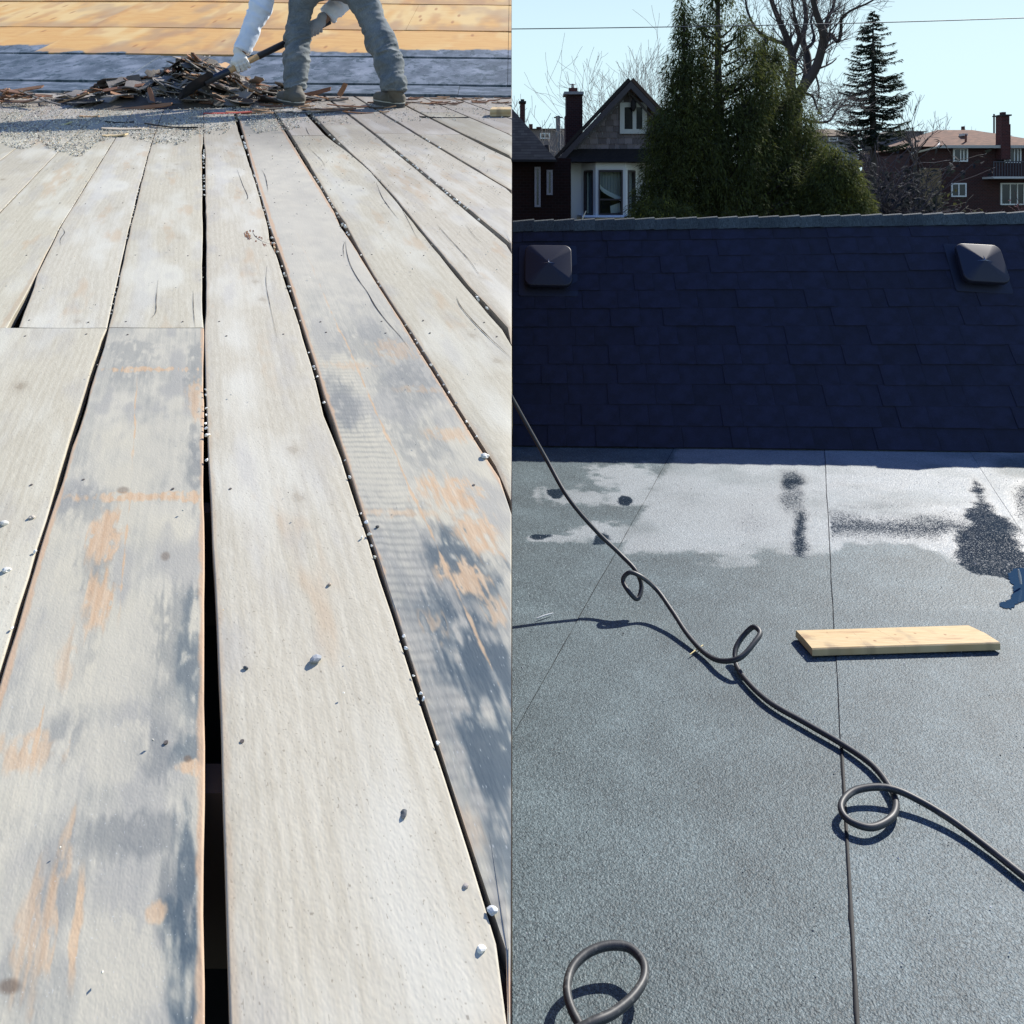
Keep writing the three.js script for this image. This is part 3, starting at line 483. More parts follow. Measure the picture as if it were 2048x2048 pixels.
rolls.forEach(([c0, c1], k) => {
  const sd = 900 + k, P = (c, d, h) => V(c + MX * d, MY + h, -d), ts = [0, 0.01, 0.1, 0.2, 0.3, 0.4, 0.5, 0.6, 0.7, 0.8, 0.9, 1];
  // trodden dirt and washed patches, the felt's own tone
  const soiled = (x, d) => { const n = fbm(x * 2.4 + k * 3.1, d * 1.9, 951, 4), m = fbm(x * 7, d * 6 + k, 953, 3), q = 1 + 0.34 * (n - 0.5) + 0.22 * (m - 0.5); return [q, q * 1.005, q * 1.01].map((v) => clamp(v * 0.92)); };
  const H = (c, d, t) => 0.0018 * (1 - t) + 0.0006 * (fbm(c * 2.2 + 7, d * 1.6, sd, 2) - 0.5) * Math.min(1, 6 * t * (1 - t)) + 0.0008 * (vn(d * 9, 3, sd) - 0.5) * (t < 0.05 ? 1 : 0);
  for (const [d0, d1, wet] of [[-1.2, F0, 0], [F0, 5.55, 1]]) {
    const b = new MB(), n = wet ? 90 : 160, rows = []; b.col = [1, 1, 1];
    for (let j = 0; j <= n; j++) { const d = lerp(d0, d1, j / n), lim = -MX * d + 0.001; let a = c0 + 0.004 * (vn(d * 5, 1, sd) - 0.5) - 0.012, e = c1; if (a < lim) a = lim; if (a >= e - 0.002) continue; rows.push([d, a, e]); }
    if (rows.length < 2) continue;
    const tint = rgb(...memTint[k % 5]), m = wet ? wetM(tint) : mat({ map: memTex, bumpMap: memBump, bumpScale: 0.0022, roughness: 0.62, color: tint, vertexColors: true });
    const g = rows.map(([d, a, e]) => ts.map((t) => { const c = lerp(a, e, t), f = (c - c0) / (c1 - c0), q = P(c, d, H(c, d, f)); b.col = soiled(q.x, d); return wet ? b.v(q.x, q.y, q.z, q.x / FX, (d - F0) / FD) : b.v(q.x, q.y, q.z, q.x, d - F0); }));
    for (let j = 0; j + 1 < g.length; j++) for (let q = 0; q + 1 < ts.length; q++) b.quad(g[j][q], g[j][q + 1], g[j + 1][q + 1], g[j + 1][q]);
    let pv = null; rows.forEach(([d, a]) => { const f = (a - c0) / (c1 - c0), A = P(a, d, H(a, d, f)), i = b.v(A.x, A.y, A.z, 0.5, -0.5), q = b.v(A.x, MY - 0.006, A.z, 0.5, -0.5); if (pv) b.quad(pv[1], pv[0], i, q); pv = [i, q]; });
    b.build(wet ? 'wet_roofing' : 'roofing_strip', m, roofG);
  }
  if (k > 0 && k < 3) { const q = new MB(); let p2 = null; for (let j = 0; j <= 160; j++) { const d = lerp(5.3, 1.2, j / 160), cc = c0 - 0.012 + 0.004 * (vn(d * 5, 1, sd) - 0.5), w = 0.0006 + 0.0022 * vn(d * 18, 5, sd); if (cc - w < -MX * d + 0.005) { p2 = null; continue; } const A = P(cc - w, d, 0.0024), B = P(cc + 0.001, d, 0.0030), id = [q.v(A.x, A.y, A.z), q.v(B.x, B.y, B.z)]; if (p2) q.quad(p2[0], p2[1], id[1], id[0]); p2 = id; } q.build('lap_seam', phys({ color: rgb(0.014, 0.015, 0.018), roughness: 0.8, specularIntensity: 0.3 }), roofG); }
});
{
  const body = new MB(); body.box(0.004, 0, -5.5, 5.6, MY - 0.012, 1.2); body.build('roof_base', mat({ color: rgb(0.1, 0.105, 0.11) }), roofG);
}
// tar bleeding out of the seam, bottom right
{
  const m = phys({ color: rgb(0.012, 0.013, 0.016), roughness: 0.6, specularIntensity: 0.35 }), b = new MB(); let prev = null; seed(44);
  for (let k = 0; k <= 90; k++) { const d = lerp(2.35, 1.42, k / 90), w = 0.0008 + 0.006 * Math.pow(vn(d * 34, 2, 6), 3) * sst(2.2, 1.6, d), A = V(0.099 - 0.012 - w * 0.9 + MX * d, MY + 0.0030, -d), T = V(0.099 - 0.010 + MX * d, MY + 0.0052, -d), B = V(0.099 - 0.005 + w * 0.4 + MX * d, MY + 0.0030, -d), id = [A, T, B].map((P) => b.v(P.x, P.y, P.z)); if (prev) { b.quad(prev[0], prev[1], id[1], id[0]); b.quad(prev[1], prev[2], id[2], id[1]); } prev = id; }
  b.build('seam_tar', m, roofG);
}
// wet areas: an irregular film of water over the granules, deeper puddles in it
const jag = (pts, sd, amp) => { const cu = new THREE.CatmullRomCurve3(pts, true, 'centripetal').getPoints(700); cu.pop(); return cu.map((P, k) => { const a = k / 700 * 6.283, n = 1.2 * (fbm(Math.cos(a) * 9 + 20, Math.sin(a) * 9 + 20, sd, 6) - 0.5) + 0.5 * (h2(k, 1, sd) - 0.5) * (h2(k, 2, sd) > 0.5 ? 1 : 0.3); const Q = cu[(k + 1) % cu.length], t = Q.clone().sub(P).normalize(); return V(P.x - t.z * n * amp, P.y, P.z + t.x * n * amp); }); };
function film(name, px, m, sd, amp, label, h = 0.010, clipX) {
  const pts = jag(px.map(([x, y]) => memPx(x * px19, y * px19)), sd, amp).map((P) => V(Math.max(P.x, 0.012), 0, Math.max(P.z, -memBase(P.x) + 0.006)));
  const s = new THREE.Shape(pts.map((P) => new THREE.Vector2(P.x, P.z))), g = new THREE.ShapeGeometry(s), p = g.attributes.position, uv = g.attributes.uv;
  for (let k = 0; k < p.count; k++) { const x = p.getX(k), z = p.getY(k); p.setXYZ(k, x, MY + h, z); uv.setXY(k, x, z); }
  const ix = g.index.array; for (let k = 0; k < ix.length; k += 3) { const t = ix[k + 1]; ix[k + 1] = ix[k + 2]; ix[k + 2] = t; }
  g.computeVertexNormals(); return tag(mesh(name, g, m), label, null, null, 'structure');
}
const waterM = phys({ color: rgb(0.022, 0.05, 0.095), roughness: 0.05, ior: 1.33 });
film('puddle', [[1905, 1080], [1945, 1072], [1990, 1090], [1990, 1140], [1930, 1135], [1905, 1150], [1885, 1145], [1912, 1122]], waterM, 17, 0.02, 'blue puddle at the right edge of the roof', 0.0030);

// shingled slope
const slopeRight = tag(group('shingled_slope'), 'dark roof slope of laminated asphalt shingles', '', null, 'structure');
const XR = 5.2, fx = (X) => X / 3.28;
const baseP = (X) => V(X, MY, -memBase(X));
const ridgeP = (X) => { const t = lerp(1.0133, 1.052, fx(X)); return V(X, MY + 1.43 * t, -(memBase(X) + t)); };
const sN = V(0, 0.573, 0.819);
const sl = (X, v, h = 0) => baseP(X).lerp(ridgeP(X), v).addScaledVector(sN, h);
const shTexs = [0, 1, 2].map((k) => ctex(512, 512, (u, v) => { const a = h2(Math.floor(u * 512), Math.floor(v * 512), 40 + k), n = fbm(u * 9, v * 9, 50 + k, 4, 9); let c = mix3([40, 42, 50], [58, 61, 72], clamp(n * 1.3 - 0.1 + (a - 0.5) * 0.6)); if (a > 0.97) c = [96, 100, 112]; return c; }));
const shMs = []; for (const [k, f] of [[0, 0.9], [1, 0.97], [2, 1.06], [0, 1.14], [1, 0.84], [2, 1.0]]) shMs.push(mat({ map: shTexs[k], bumpMap: memBump, bumpScale: 0.0012, color: rgb(0.34 * f, 0.39 * f, 0.72 * f), roughness: 0.92 }));
{
  const b = new MB(), A = sl(0.004, 0, -0.012), B = sl(XR, 0, -0.012), C = sl(XR, 1, -0.012), D = sl(0.004, 1, -0.012), bk = (P, dz, y) => V(P.x, y, P.z - dz);
  b.hexa([V(A.x, MY - 0.3, A.z), V(B.x, MY - 0.3, B.z), bk(C, 1.4, MY - 0.3), bk(D, 1.4, MY - 0.3), A, B, C, D]); b.build('slope_deck', mat({ color: rgb(0.03, 0.03, 0.035) }), slopeRight);
  const c2 = new MB(); c2.quadP(D, C, bk(C, 1.38, MY - 0.25), bk(D, 1.38, MY - 0.25), [[0, 0], [5, 0], [5, 2], [0, 2]]); c2.build('rear_slope', shMs[2], slopeRight);
  seed(61); const NR = 12, e = 1 / 12.3; let first = null;
  for (let r = 0; r < NR; r++) {
    let X = 0.006 - (r % 2 ? R(0, 0.1) : 0); const v0 = r * e + 0.004, v1 = Math.min(1.0, v0 + e + 0.01);
    while (X < XR - 0.02) {
      const w = R(0.11, 0.33), X0 = Math.max(0.006, X), X1 = Math.min(XR, X + w) - 0.0015, lam = rnd() < 0.45 ? 0.005 : 0; X += w; if (X1 - X0 < 0.02) continue;
      const lo = v0 + R(-0.0015, 0.0015), q = new MB(), hb = 0.007 + lam, ht = 0.002 + lam * 0.6;
      q.hexa([sl(X0, lo, 0), sl(X1, lo, 0), sl(X1, v1, -0.002), sl(X0, v1, -0.002), sl(X0, lo, hb), sl(X1, lo, hb), sl(X1, v1, ht), sl(X0, v1, ht)], 2, 2);
      const o = q.build('shingle', lam ? pick(shMs.slice(2, 4)) : pick(shMs), slopeRight);
    }
  }
  // ridge caps
  const cap = shTexs[1], capM = [mat({ map: rep(memTex, 1.2, 1.2), color: rgb(0.46, 0.48, 0.5), bumpMap: memBump, bumpScale: 0.0016, roughness: 0.85 }), mat({ map: rep(memTex, 1.2, 1.2), color: rgb(0.38, 0.4, 0.43), bumpMap: memBump, bumpScale: 0.0016, roughness: 0.85 })];
  for (let k = 0, X = 0.006; X < XR; k++) {
    const w = R(0.15, 0.165), X0 = X, X1 = Math.min(XR, X + w + 0.012), q = new MB(), prof = [], n = 10; X += w;
    for (const [Xq, lift] of [[X0, 0.002], [X1, 0.012 + R(0, 0.004)]]) {
      const Rg = ridgeP(Xq), row = [];
      const a0 = 55 * Math.PI / 180, rr = 0.045;               // rounded cap: front leg, arc over the ridge, rear leg
      row.push(sl(Xq, 1 - 0.052, 0.010 + lift));
      for (let j = 0; j <= n; j++) { const th = lerp(Math.PI / 2 - a0, -(Math.PI / 2 - a0), j / n); row.push(V(Xq, Rg.y - 0.031 + (rr + lift) * Math.cos(th), Rg.z + (rr + lift) * Math.sin(th))); }
      row.push(V(Xq, Rg.y - 0.1 + lift, Rg.z - 0.08 - lift));
      prof.push(row);
    }
    const id = prof.map((row, a) => row.map((P, j) => q.v(P.x, P.y, P.z, P.x * 1.5, j * 0.02)));
    for (let j = 0; j + 1 < id[0].length; j++) q.quad(id[0][j], id[1][j], id[1][j + 1], id[0][j + 1]);
    const e1 = prof[1].map((P) => q.v(P.x, P.y, P.z)), e2 = prof[1].map((P) => q.v(P.x, P.y - 0.008, P.z)); for (let j = 0; j + 1 < e1.length; j++) q.quad(e1[j], e2[j], e2[j + 1], e1[j + 1]);
    q.build('ridge_cap', pick(capM), slopeRight);
  }
}
// two box vents on the slope
const ventM = phys({ color: rgb(0.013, 0.015, 0.03), roughness: 0.5 });
function vent(px, py, label, s = 1, spin = 0) {
  // the point of the slope behind this pixel
  let lo = 0, hi = 1, X = 0; for (let k = 0; k < 40; k++) { const v = (lo + hi) / 2, d0 = -sl(X, v).z; X = (px - 512) / F * d0; const P = sl(X, v), yy = HY - (P.y - EY) / -P.z * F; if (yy > py) lo = v; else hi = v; }
  const P = sl(X, lo), t = tag(group('roof_vent', [P.x, P.y, P.z]), label, 'roof vent', 'square vents on the shingled slope');
  const up = sl(X, 1).sub(sl(X, 0)).normalize(), rt = V(1, 0, 0.024).normalize().applyAxisAngle(sN, spin); const m = new THREE.Matrix4().makeBasis(rt, sN.clone(), rt.clone().cross(sN)); t.quaternion.setFromRotationMatrix(m);
  const ring = (w, r, y) => { const o = [], n = 7; for (let q = 0; q < 4; q++) for (let k = 0; k <= n; k++) { const a = (q + k / n) * Math.PI / 2, cx = (w / 2 - r) * (q === 0 || q === 3 ? 1 : -1), cz = (w / 2 - r) * (q < 2 ? 1 : -1); o.push(V(cx + r * Math.cos(a), y, cz + r * Math.sin(a))); } return o; };
  const loft = (rings) => { const b = new MB(); let p = null; for (const r of rings) { const id = r.map((Q) => b.v(Q.x, Q.y, Q.z)); if (p) for (let k = 0; k < id.length; k++) { const k1 = (k + 1) % id.length; b.quad(p[k], id[k], id[k1], p[k1]); } p = id; } return b.geo(); };
  const w = 0.36 * s;
  mesh('flange', loft([ring(w * 1.25, 0.02, 0.008), ring(w * 1.25, 0.02, 0.013), ring(0.02, 0.005, 0.014)]), ventM, t);
  mesh('skirt', loft([ring(w * 0.86, 0.04, 0.01), ring(w * 0.84, 0.04, 0.075)]), ventM, t);
  const cap = mesh('cap', loft([ring(w * 0.9, 0.05, 0.058), ring(w * 0.99, 0.055, 0.056), ring(w, 0.055, 0.062), ring(w, 0.055, 0.082), ring(w * 0.985, 0.055, 0.09), ring(w * 0.955, 0.052, 0.094), ring(w * 0.4, 0.02, 0.116), ring(w * 0.1, 0.005, 0.127), ring(0.002, 0.0005, 0.130)]), ventM, t);
  const rb = new MB(); for (const [dx, dz, l] of [[1, 0.05, 0.068], [-1, 0.05, 0.068], [0.05, -1, 0.058], [0, 1, 0.012]]) { const n = V(-dz, 0, dx).multiplyScalar(0.006), E = V(dx * l, 0.1235 - l * 0.13, dz * l), C = V(0, 0.136, 0), a = rb.v(C.x, C.y, C.z), b1 = rb.v(n.x, 0.127, n.z), b2 = rb.v(-n.x, 0.127, -n.z), e = rb.v(E.x, E.y, E.z); rb.tri(a, b1, e); rb.tri(a, e, b2); }
  mesh('star_crease', rb.geo(), phys({ color: rgb(0.25, 0.26, 0.3), roughness: 0.25, metalness: 0.6 }), cap);
  return t;
}
vent(548, 271, 'square dark roof vent at the left end of the shingled slope', 0.97);
vent(977, 269, 'square dark roof vent at the right end of the shingled slope', 0.9, -0.05);

// air hose: hangs in from the left, three loops, leaves at the lower right
const hoseTex = ctex(64, 1024, (u, v) => { const n = fbm(u * 5, v * 90, 61, 4), s = vn(u * 20, v * 300, 62); return mix3([52, 55, 58], [104, 104, 100], sst(0.5, 0.85, n) * 0.8 + (s > 0.9 ? 0.3 : 0)); });
const hoseM = phys({ map: hoseTex, roughness: 0.5 });
const hr = 0.0088;
const hose = [[498, 372, 0.86], [512, 398, 0.74], [545, 457, 0.5], [569, 499, 0.36], [598, 533, 0.24], [620, 554, 0.17], [636.5, 572, 0.125], [641.5, 587, 0.08], [637, 599, 0.05], [629, 592, 0.075], [623, 580, 0.105], [629, 572.6, 0.135], [640, 576, 0.125], [656, 589, 0.08], [672, 611, 0.04], [688, 635, 0.012], [706, 654, 0.002], [722, 661, 0.016], [739.5, 658, 0.04], [754, 643, 0.072], [760, 632.5, 0.088], [754, 627, 0.092], [745, 634, 0.064], [736, 648, 0.03], [735.5, 662, 0.006], [742, 675, 0.001], [768, 701, 0], [806.6, 723.5, 0.001], [843.4, 745, 0.0], [872, 765, 0.002], [888.7, 785.5, 0.003], [896, 802, 0.004], [892, 817, 0.008], [868.6, 827.4, 0.009], [847, 819, 0.011], [841, 807, 0.014], [852, 792, 0.018], [875, 787, 0.022], [895.4, 789.7, 0.022], [922, 802, 0.014], [952.4, 820.7, 0.006], [986, 846, 0.001], [1019.5, 872.7, 0], [1042, 890, 0]];
const hosePts = curve(hose.map(([x, y, h]) => memPx(x, y, h + hr + 0.006)), 420);
tag(new MB().tube(hosePts, hr, 10).build('air_hose', hoseM), 'dark air hose snaking in three loops across the grey roofing', 'hose');
const loopPts = curve([[612, 1090, 0.01], [596, 1050, 0.02], [579, 1024, 0.025], [569, 1002, 0.03], [567.3, 985, 0.033], [572.4, 968, 0.035], [587.5, 953, 0.036], [609, 945.6, 0.036], [629.4, 948, 0.034], [642.8, 961.5, 0.032], [644.5, 976.6, 0.032], [634.4, 995, 0.034], [612.6, 1013.5, 0.038], [592.5, 1022.7, 0.042], [560, 1040, 0.03], [520, 1064, 0.004]].map(([x, y, h]) => memPx(x, y, h + hr + 0.006)), 140);
tag(new MB().tube(loopPts, hr, 10).build('air_hose', hoseM), 'single loop of dark hose at the bottom edge of the roofing', 'hose');

// off-cut board
const pineTex = ctex(1024, 256, (u, v) => { const x = u * 0.7, y = v * 0.13, w = 0.004 * vn(x * 7, y * 30, 3), rg = 0.5 + 0.5 * Math.sin((y + w + 0.02 * vn(x * 1.5, 1, 8)) * 2 * Math.PI * 110); let c = mix3([246, 222, 172], [218, 180, 122], clamp(rg * 0.65 + 0.5 * (vn(x * 30, y * 600, 5) - 0.3))); for (const [kx, ky, s] of [[0.16, 0.06, 1], [0.25, 0.035, 1.4], [0.35, 0.07, 1], [0.43, 0.075, 1.1], [0.53, 0.06, 1.2], [0.11, 0.1, 0.8]]) { const q = Math.hypot((x - kx) / (0.004 * s), (y - ky) / (0.0035 * s)); if (q < 1.6) c = mix3(c, [150, 96, 56], sst(1.6, 0.2, q) * 0.7); } c = mix3(c, [196, 150, 104], sst(0.58, 0.8, fbm(x * 9, y * 60, 15, 4)) * 0.6); if (Math.abs(x - 0.335 + y * 0.2) < 0.0015 || Math.abs(x - 0.2 - y * 0.1) < 0.001) c = mix3(c, [120, 96, 70], 0.5 * vn(y * 90, x * 40, 2)); c = mix3(c, [150, 130, 104], sst(0.6, 0.85, fbm(x * 14, y * 14, 25, 4)) * 0.5); return c; }, 1.55);
{
  const A = memPx(812.4, 656, 0.008), B = memPx(1000.4, 650, 0.008), dirX = B.clone().sub(A).setY(0), len = dirX.length(); dirX.normalize(); const back = V(dirX.z, 0, -dirX.x), th = 0.026, wd = 0.125, b = new MB();
  const prof = [[0, 0], [0, th * 0.86], [0.004, th], [wd * 0.5, th + 0.002], [wd - 0.004, th], [wd, th * 0.86], [wd, 0]];
  const rows = [0, 1].map((e) => prof.map(([w, h]) => { const P = A.clone().addScaledVector(dirX, e ? len - 0.022 * (w / wd) * (w / wd) - 0.02 * w / wd : 0.004 * w / wd - 0.012 * (w / wd)).addScaledVector(back, w); return V(P.x, MY + 0.008 + h, P.z); }));
  const us = [0, len / 0.7]; const id = rows.map((r, e) => r.map((P, k) => b.v(P.x, P.y, P.z, us[e], prof[k][0] / 0.13)));
  for (let k = 0; k + 1 < prof.length; k++) { const q = [rows[0][k], rows[1][k], rows[1][k + 1], rows[0][k + 1]]; b.quadP(...q, [[0, prof[k][0] / 0.13], [us[1], prof[k][0] / 0.13], [us[1], prof[k + 1][0] / 0.13], [0, prof[k + 1][0] / 0.13]]); }
  for (const r of rows) { const c = r.map((P) => b.v(P.x, P.y, P.z, 0.02, 0.3)); for (let k = 1; k + 1 < c.length; k++) b.tri(c[0], c[k], c[k + 1]); }
  tag(b.build('wooden_board', mat({ map: pineTex, roughness: 0.7 })), 'short pale pine board lying across the seam of the grey roofing', 'board');
}
// crumbs on the roofing
seed(88);
{
  const it = []; for (let k = 0; k < 1500; k++) { const d = R(1.5, 5.0), X = R(0.02, 3.2); it.push([V(X, MY + 0.006, -d), R(0.001, 0.0026), rnd() < 0.6 ? rgb(0.55, 0.57, 0.6) : rgb(0.05, 0.05, 0.055)]); }
  scatter('loose_granules', 'loose mineral granules on the grey roofing', 'granules', it, stoneM);
}
const strawM = mat({ color: rgb(0.75, 0.62, 0.3) });
function stick(name, a, b, r, m, label, cat) { return tag(new MB().tube([a, a.clone().lerp(b, 0.5).add(V(0, r * 0.4, 0)), b], [r * 0.7, r, r * 0.6], 6).build(name, m), label, cat); }
stick('straw', memPx(690, 654.5, 0.012), memPx(703, 645, 0.012), 0.0026, strawM, 'yellow wood splinter lying under the hose between its first loops', 'splinter');
stick('straw', memPx(536.5, 618.5, 0.01), memPx(553, 613, 0.01), 0.003, mat({ color: rgb(0.5, 0.53, 0.55) }), 'pale streak of wood left of the seam below the hose shadow', 'splinter');
{ const P = ridgeP(0.56); stick('twig', P.clone().add(V(-0.02, 0.005, 0.02)), P.clone().add(V(0.018, 0.085, 0.0)), 0.006, mat({ color: rgb(0.6, 0.56, 0.42) }), 'pale wood splinter stuck upright on the ridge', 'splinter'); }
{ const P = memPx(1021, 584, 0.016); stick('nail', P, P.clone().add(V(-0.004, 0.055, -0.01)), 0.005, mat({ color: rgb(0.7, 0.68, 0.6) }), 'small pale stick standing in the blue puddle', 'stick'); }

// ---------------------------------------------------------------- the person with the shovel, bent over the pile
function sdfMesh(f, lo, hi, cell) {
  const ext = Math.max(hi.x - lo.x, hi.y - lo.y, hi.z - lo.z), N = Math.ceil(ext / cell) + 6, half = N / 2, C = lo.clone().add(hi).multiplyScalar(0.5);
  const mc = new MarchingCubes(N, new THREE.MeshBasicMaterial(), false, false, 400000); mc.isolation = 0;
  const ex = hi.clone().sub(lo).multiplyScalar(0.5).addScalar(cell * 1.5), P = V(0, 0, 0);
  for (let z = 0; z < N; z++) for (let y = 0; y < N; y++) for (let x = 0; x < N; x++) {
    P.set((x - half) * cell, (y - half) * cell, (z - half) * cell); const i = x + y * N + z * N * N;
    if (Math.abs(P.x) > ex.x || Math.abs(P.y) > ex.y || Math.abs(P.z) > ex.z) { mc.field[i] = -1; continue; }
    P.add(C); mc.field[i] = -f(P);
  }
  mc.update();
  let g = new THREE.BufferGeometry(); g.setAttribute('position', new THREE.BufferAttribute(new Float32Array(mc.positionArray.slice(0, mc.count * 3)), 3));
  const p = g.attributes.position; for (let k = 0; k < p.count; k++) p.setXYZ(k, p.getX(k) * half * cell + C.x, p.getY(k) * half * cell + C.y, p.getZ(k) * half * cell + C.z);
  g = mergeVertices(g, cell * 1e-3);
  const q = g.attributes.position, ix = g.index.array; let vol = 0; const a = V(), b = V(), c = V();
  for (let k = 0; k < ix.length; k += 3) { a.fromBufferAttribute(q, ix[k]); b.fromBufferAttribute(q, ix[k + 1]); c.fromBufferAttribute(q, ix[k + 2]); a.sub(C); b.sub(C); c.sub(C); vol += a.dot(b.cross(c)); }
  if (vol < 0) for (let k = 0; k < ix.length; k += 3) { const t = ix[k]; ix[k] = ix[k + 1]; ix[k + 1] = t; }
  const uv = new Float32Array(q.count * 2); for (let k = 0; k < q.count; k++) { uv[2 * k] = q.getX(k) + q.getZ(k); uv[2 * k + 1] = q.getY(k); } g.setAttribute('uv', new THREE.BufferAttribute(uv, 2));
  g.computeVertexNormals(); return g;
}
// a tapered capsule between two joints
const bone = (a, b, ra, rb) => { const dx = b.x - a.x, dy = b.y - a.y, dz = b.z - a.z, L2 = dx * dx + dy * dy + dz * dz || 1e-9; return (P) => { let h = ((P.x - a.x) * dx + (P.y - a.y) * dy + (P.z - a.z) * dz) / L2; h = h < 0 ? 0 : h > 1 ? 1 : h; return Math.hypot(P.x - a.x - h * dx, P.y - a.y - h * dy, P.z - a.z - h * dz) - (ra + (rb - ra) * h); }; };
const chain = (pts, rr) => pts.slice(1).map((p, k) => bone(pts[k], p, rr[k], rr[k + 1]));
const smin = (a, b, k) => { const h = Math.max(k - Math.abs(a - b), 0) / k; return Math.min(a, b) - h * h * k * 0.25; };
const join = (bs, k) => (P) => { let d = 9; for (const b of bs) d = smin(d, b(P), k); return d; };
const bounds = (pts, r) => { const b = new THREE.Box3().setFromPoints(pts).expandByScalar(r); return [b.min, b.max]; };
{
  const deckY = (x, z) => EY - DH - DT * z;
  const legR = [at(350, -17, 5.84), at(366, 6, 5.78), at(381, 42, 5.72), at(389, 63, 5.66), at(393.5, 82, 5.6), at(394.5, 91, 5.585)], rR = [0.115, 0.096, 0.096, 0.092, 0.076, 0.077];
  const legL = [at(317, -20, 5.88), at(301.5, 4, 5.87), at(297.5, 36, 5.85), at(296.8, 60, 5.8), at(296, 75, 5.765), at(295, 89, 5.74)], rL = [0.115, 0.076, 0.083, 0.084, 0.07, 0.071];
  const pel = at(333, -26, 5.88), waist = at(319, -44, 5.95), chest = at(293, -58, 6.04), shL = at(272, -30, 5.9), shR = at(322, -58, 6.12), neck = at(274, -68, 6.1), head = at(255, -78, 6.08);
  const elL = at(260, 8, 5.81), wrL = at(240.5, 55, 5.735), elR = at(354, -10, 6.12), wrR = at(323, 20.5, 6.05);
  const base = deckPx(345, 107);
  const person = tag(group('person'), 'person in grey jeans, pale shirt and gloves bending to shovel the debris', 'person');
  const skinM = mat({ color: rgb(0.22, 0.13, 0.09), roughness: 0.6 }), jeanTex = ctex(256, 256, (u, v) => { const w = vn(u * 128, v * 64, 2), n = fbm(u * 6, v * 6, 5, 4); return mix3([86, 94, 98], [130, 136, 138], clamp(n * 1.2 - 0.1 + (w - 0.5) * 0.5)); });
  const jeanM = mat({ map: rep(jeanTex, 2, 2), roughness: 0.95 }), shirtTex = ctex(256, 256, (u, v) => { const n = fbm(u * 7, v * 7, 9, 4); return mix3([242, 246, 252], [214, 226, 242], clamp(n * 1.5 - 0.3)); });
  const shirtM = mat({ map: rep(shirtTex, 2, 2), roughness: 0.95 }), gloveM = mat({ color: rgb(0.78, 0.77, 0.74), roughness: 0.95 }), gloveBM = mat({ color: rgb(0.34, 0.36, 0.4), roughness: 0.95 });
  const bootM = mat({ color: rgb(0.12, 0.112, 0.092), roughness: 0.85 }), soleM = mat({ color: rgb(0.07, 0.068, 0.062), roughness: 0.9 }), weltM = mat({ color: rgb(0.5, 0.48, 0.4), roughness: 0.9 }), hairM = mat({ color: rgb(0.02, 0.018, 0.016), roughness: 0.9 });
  // feet
  const toeDir = V(-0.66, 0, -0.75).normalize();
  const foot = (px, py) => { const h = deckPx(px, py), t = h.clone().addScaledVector(toeDir, 0.255); h.y = deckY(h.x, h.z); t.y = deckY(t.x, t.z); return [h, t]; };
  const fL = foot(298.5, 106.6), fR = foot(398.6, 107.4);
  // body: one continuous surface
  {
    const up = (P, h) => P.clone().add(V(0, h, 0)), dirF = head.clone().sub(neck).normalize(), face = V(-0.35, -0.75, -0.5).normalize();
    const bs = [...chain([pel, ...legL.slice(1), up(fL[0], 0.075).addScaledVector(toeDir, 0.02)], [0.085, 0.05, 0.05, 0.05, 0.042, 0.036, 0.03]), ...chain([pel, ...legR.slice(1), up(fR[0], 0.075).addScaledVector(toeDir, 0.02)], [0.085, 0.05, 0.05, 0.05, 0.042, 0.036, 0.03]), ...chain([up(fL[0], 0.06), up(fL[1], 0.04)], [0.035, 0.028]), ...chain([up(fR[0], 0.06), up(fR[1], 0.04)], [0.035, 0.028]),
      ...chain([pel, waist, chest, neck], [0.09, 0.10, 0.13, 0.062]), bone(shL, shR, 0.06, 0.06), ...chain([shL, elL, wrL], [0.055, 0.042, 0.031]), ...chain([shR, elR, wrR], [0.055, 0.045, 0.034]), bone(neck, head, 0.058, 0.06)];
    const hc = head, hd = bone(hc.clone().addScaledVector(dirF, -0.02), hc.clone().addScaledVector(dirF, 0.05), 0.084, 0.08), nose = bone(hc.clone().addScaledVector(face, 0.09), hc.clone().addScaledVector(face, 0.105).addScaledVector(dirF, -0.02), 0.012, 0.016), jaw = bone(hc, hc.clone().addScaledVector(face, 0.05).addScaledVector(dirF, -0.05), 0.07, 0.04);
    const side = dirF.clone().cross(face).normalize(), ear = (s) => bone(hc.clone().addScaledVector(side, s * 0.082).addScaledVector(dirF, -0.02), hc.clone().addScaledVector(side, s * 0.088).addScaledVector(dirF, 0.015), 0.014, 0.016);
    const f1 = join(bs, 0.04), f2 = join([hd, nose, jaw, ear(1), ear(-1)], 0.02), all = [pel, chest, head, ...fL, ...fR, elL, wrL, elR, wrR, shL, shR];
    mesh('body', sdfMesh((P) => smin(f1(P), f2(P), 0.03), ...bounds(all, 0.14), 0.0135), skinM, person);
    const hg = join([bone(hc.clone().addScaledVector(dirF, 0.0).addScaledVector(face, -0.02), hc.clone().addScaledVector(dirF, 0.055).addScaledVector(face, -0.012), 0.086, 0.083)], 0.01);
    mesh('hair', sdfMesh((P) => hg(P) + 0.004 * (vn3(P.x * 90, P.y * 90, P.z * 90, 3) - 0.5), ...bounds([hc], 0.2), 0.009), hairM, person);
  }
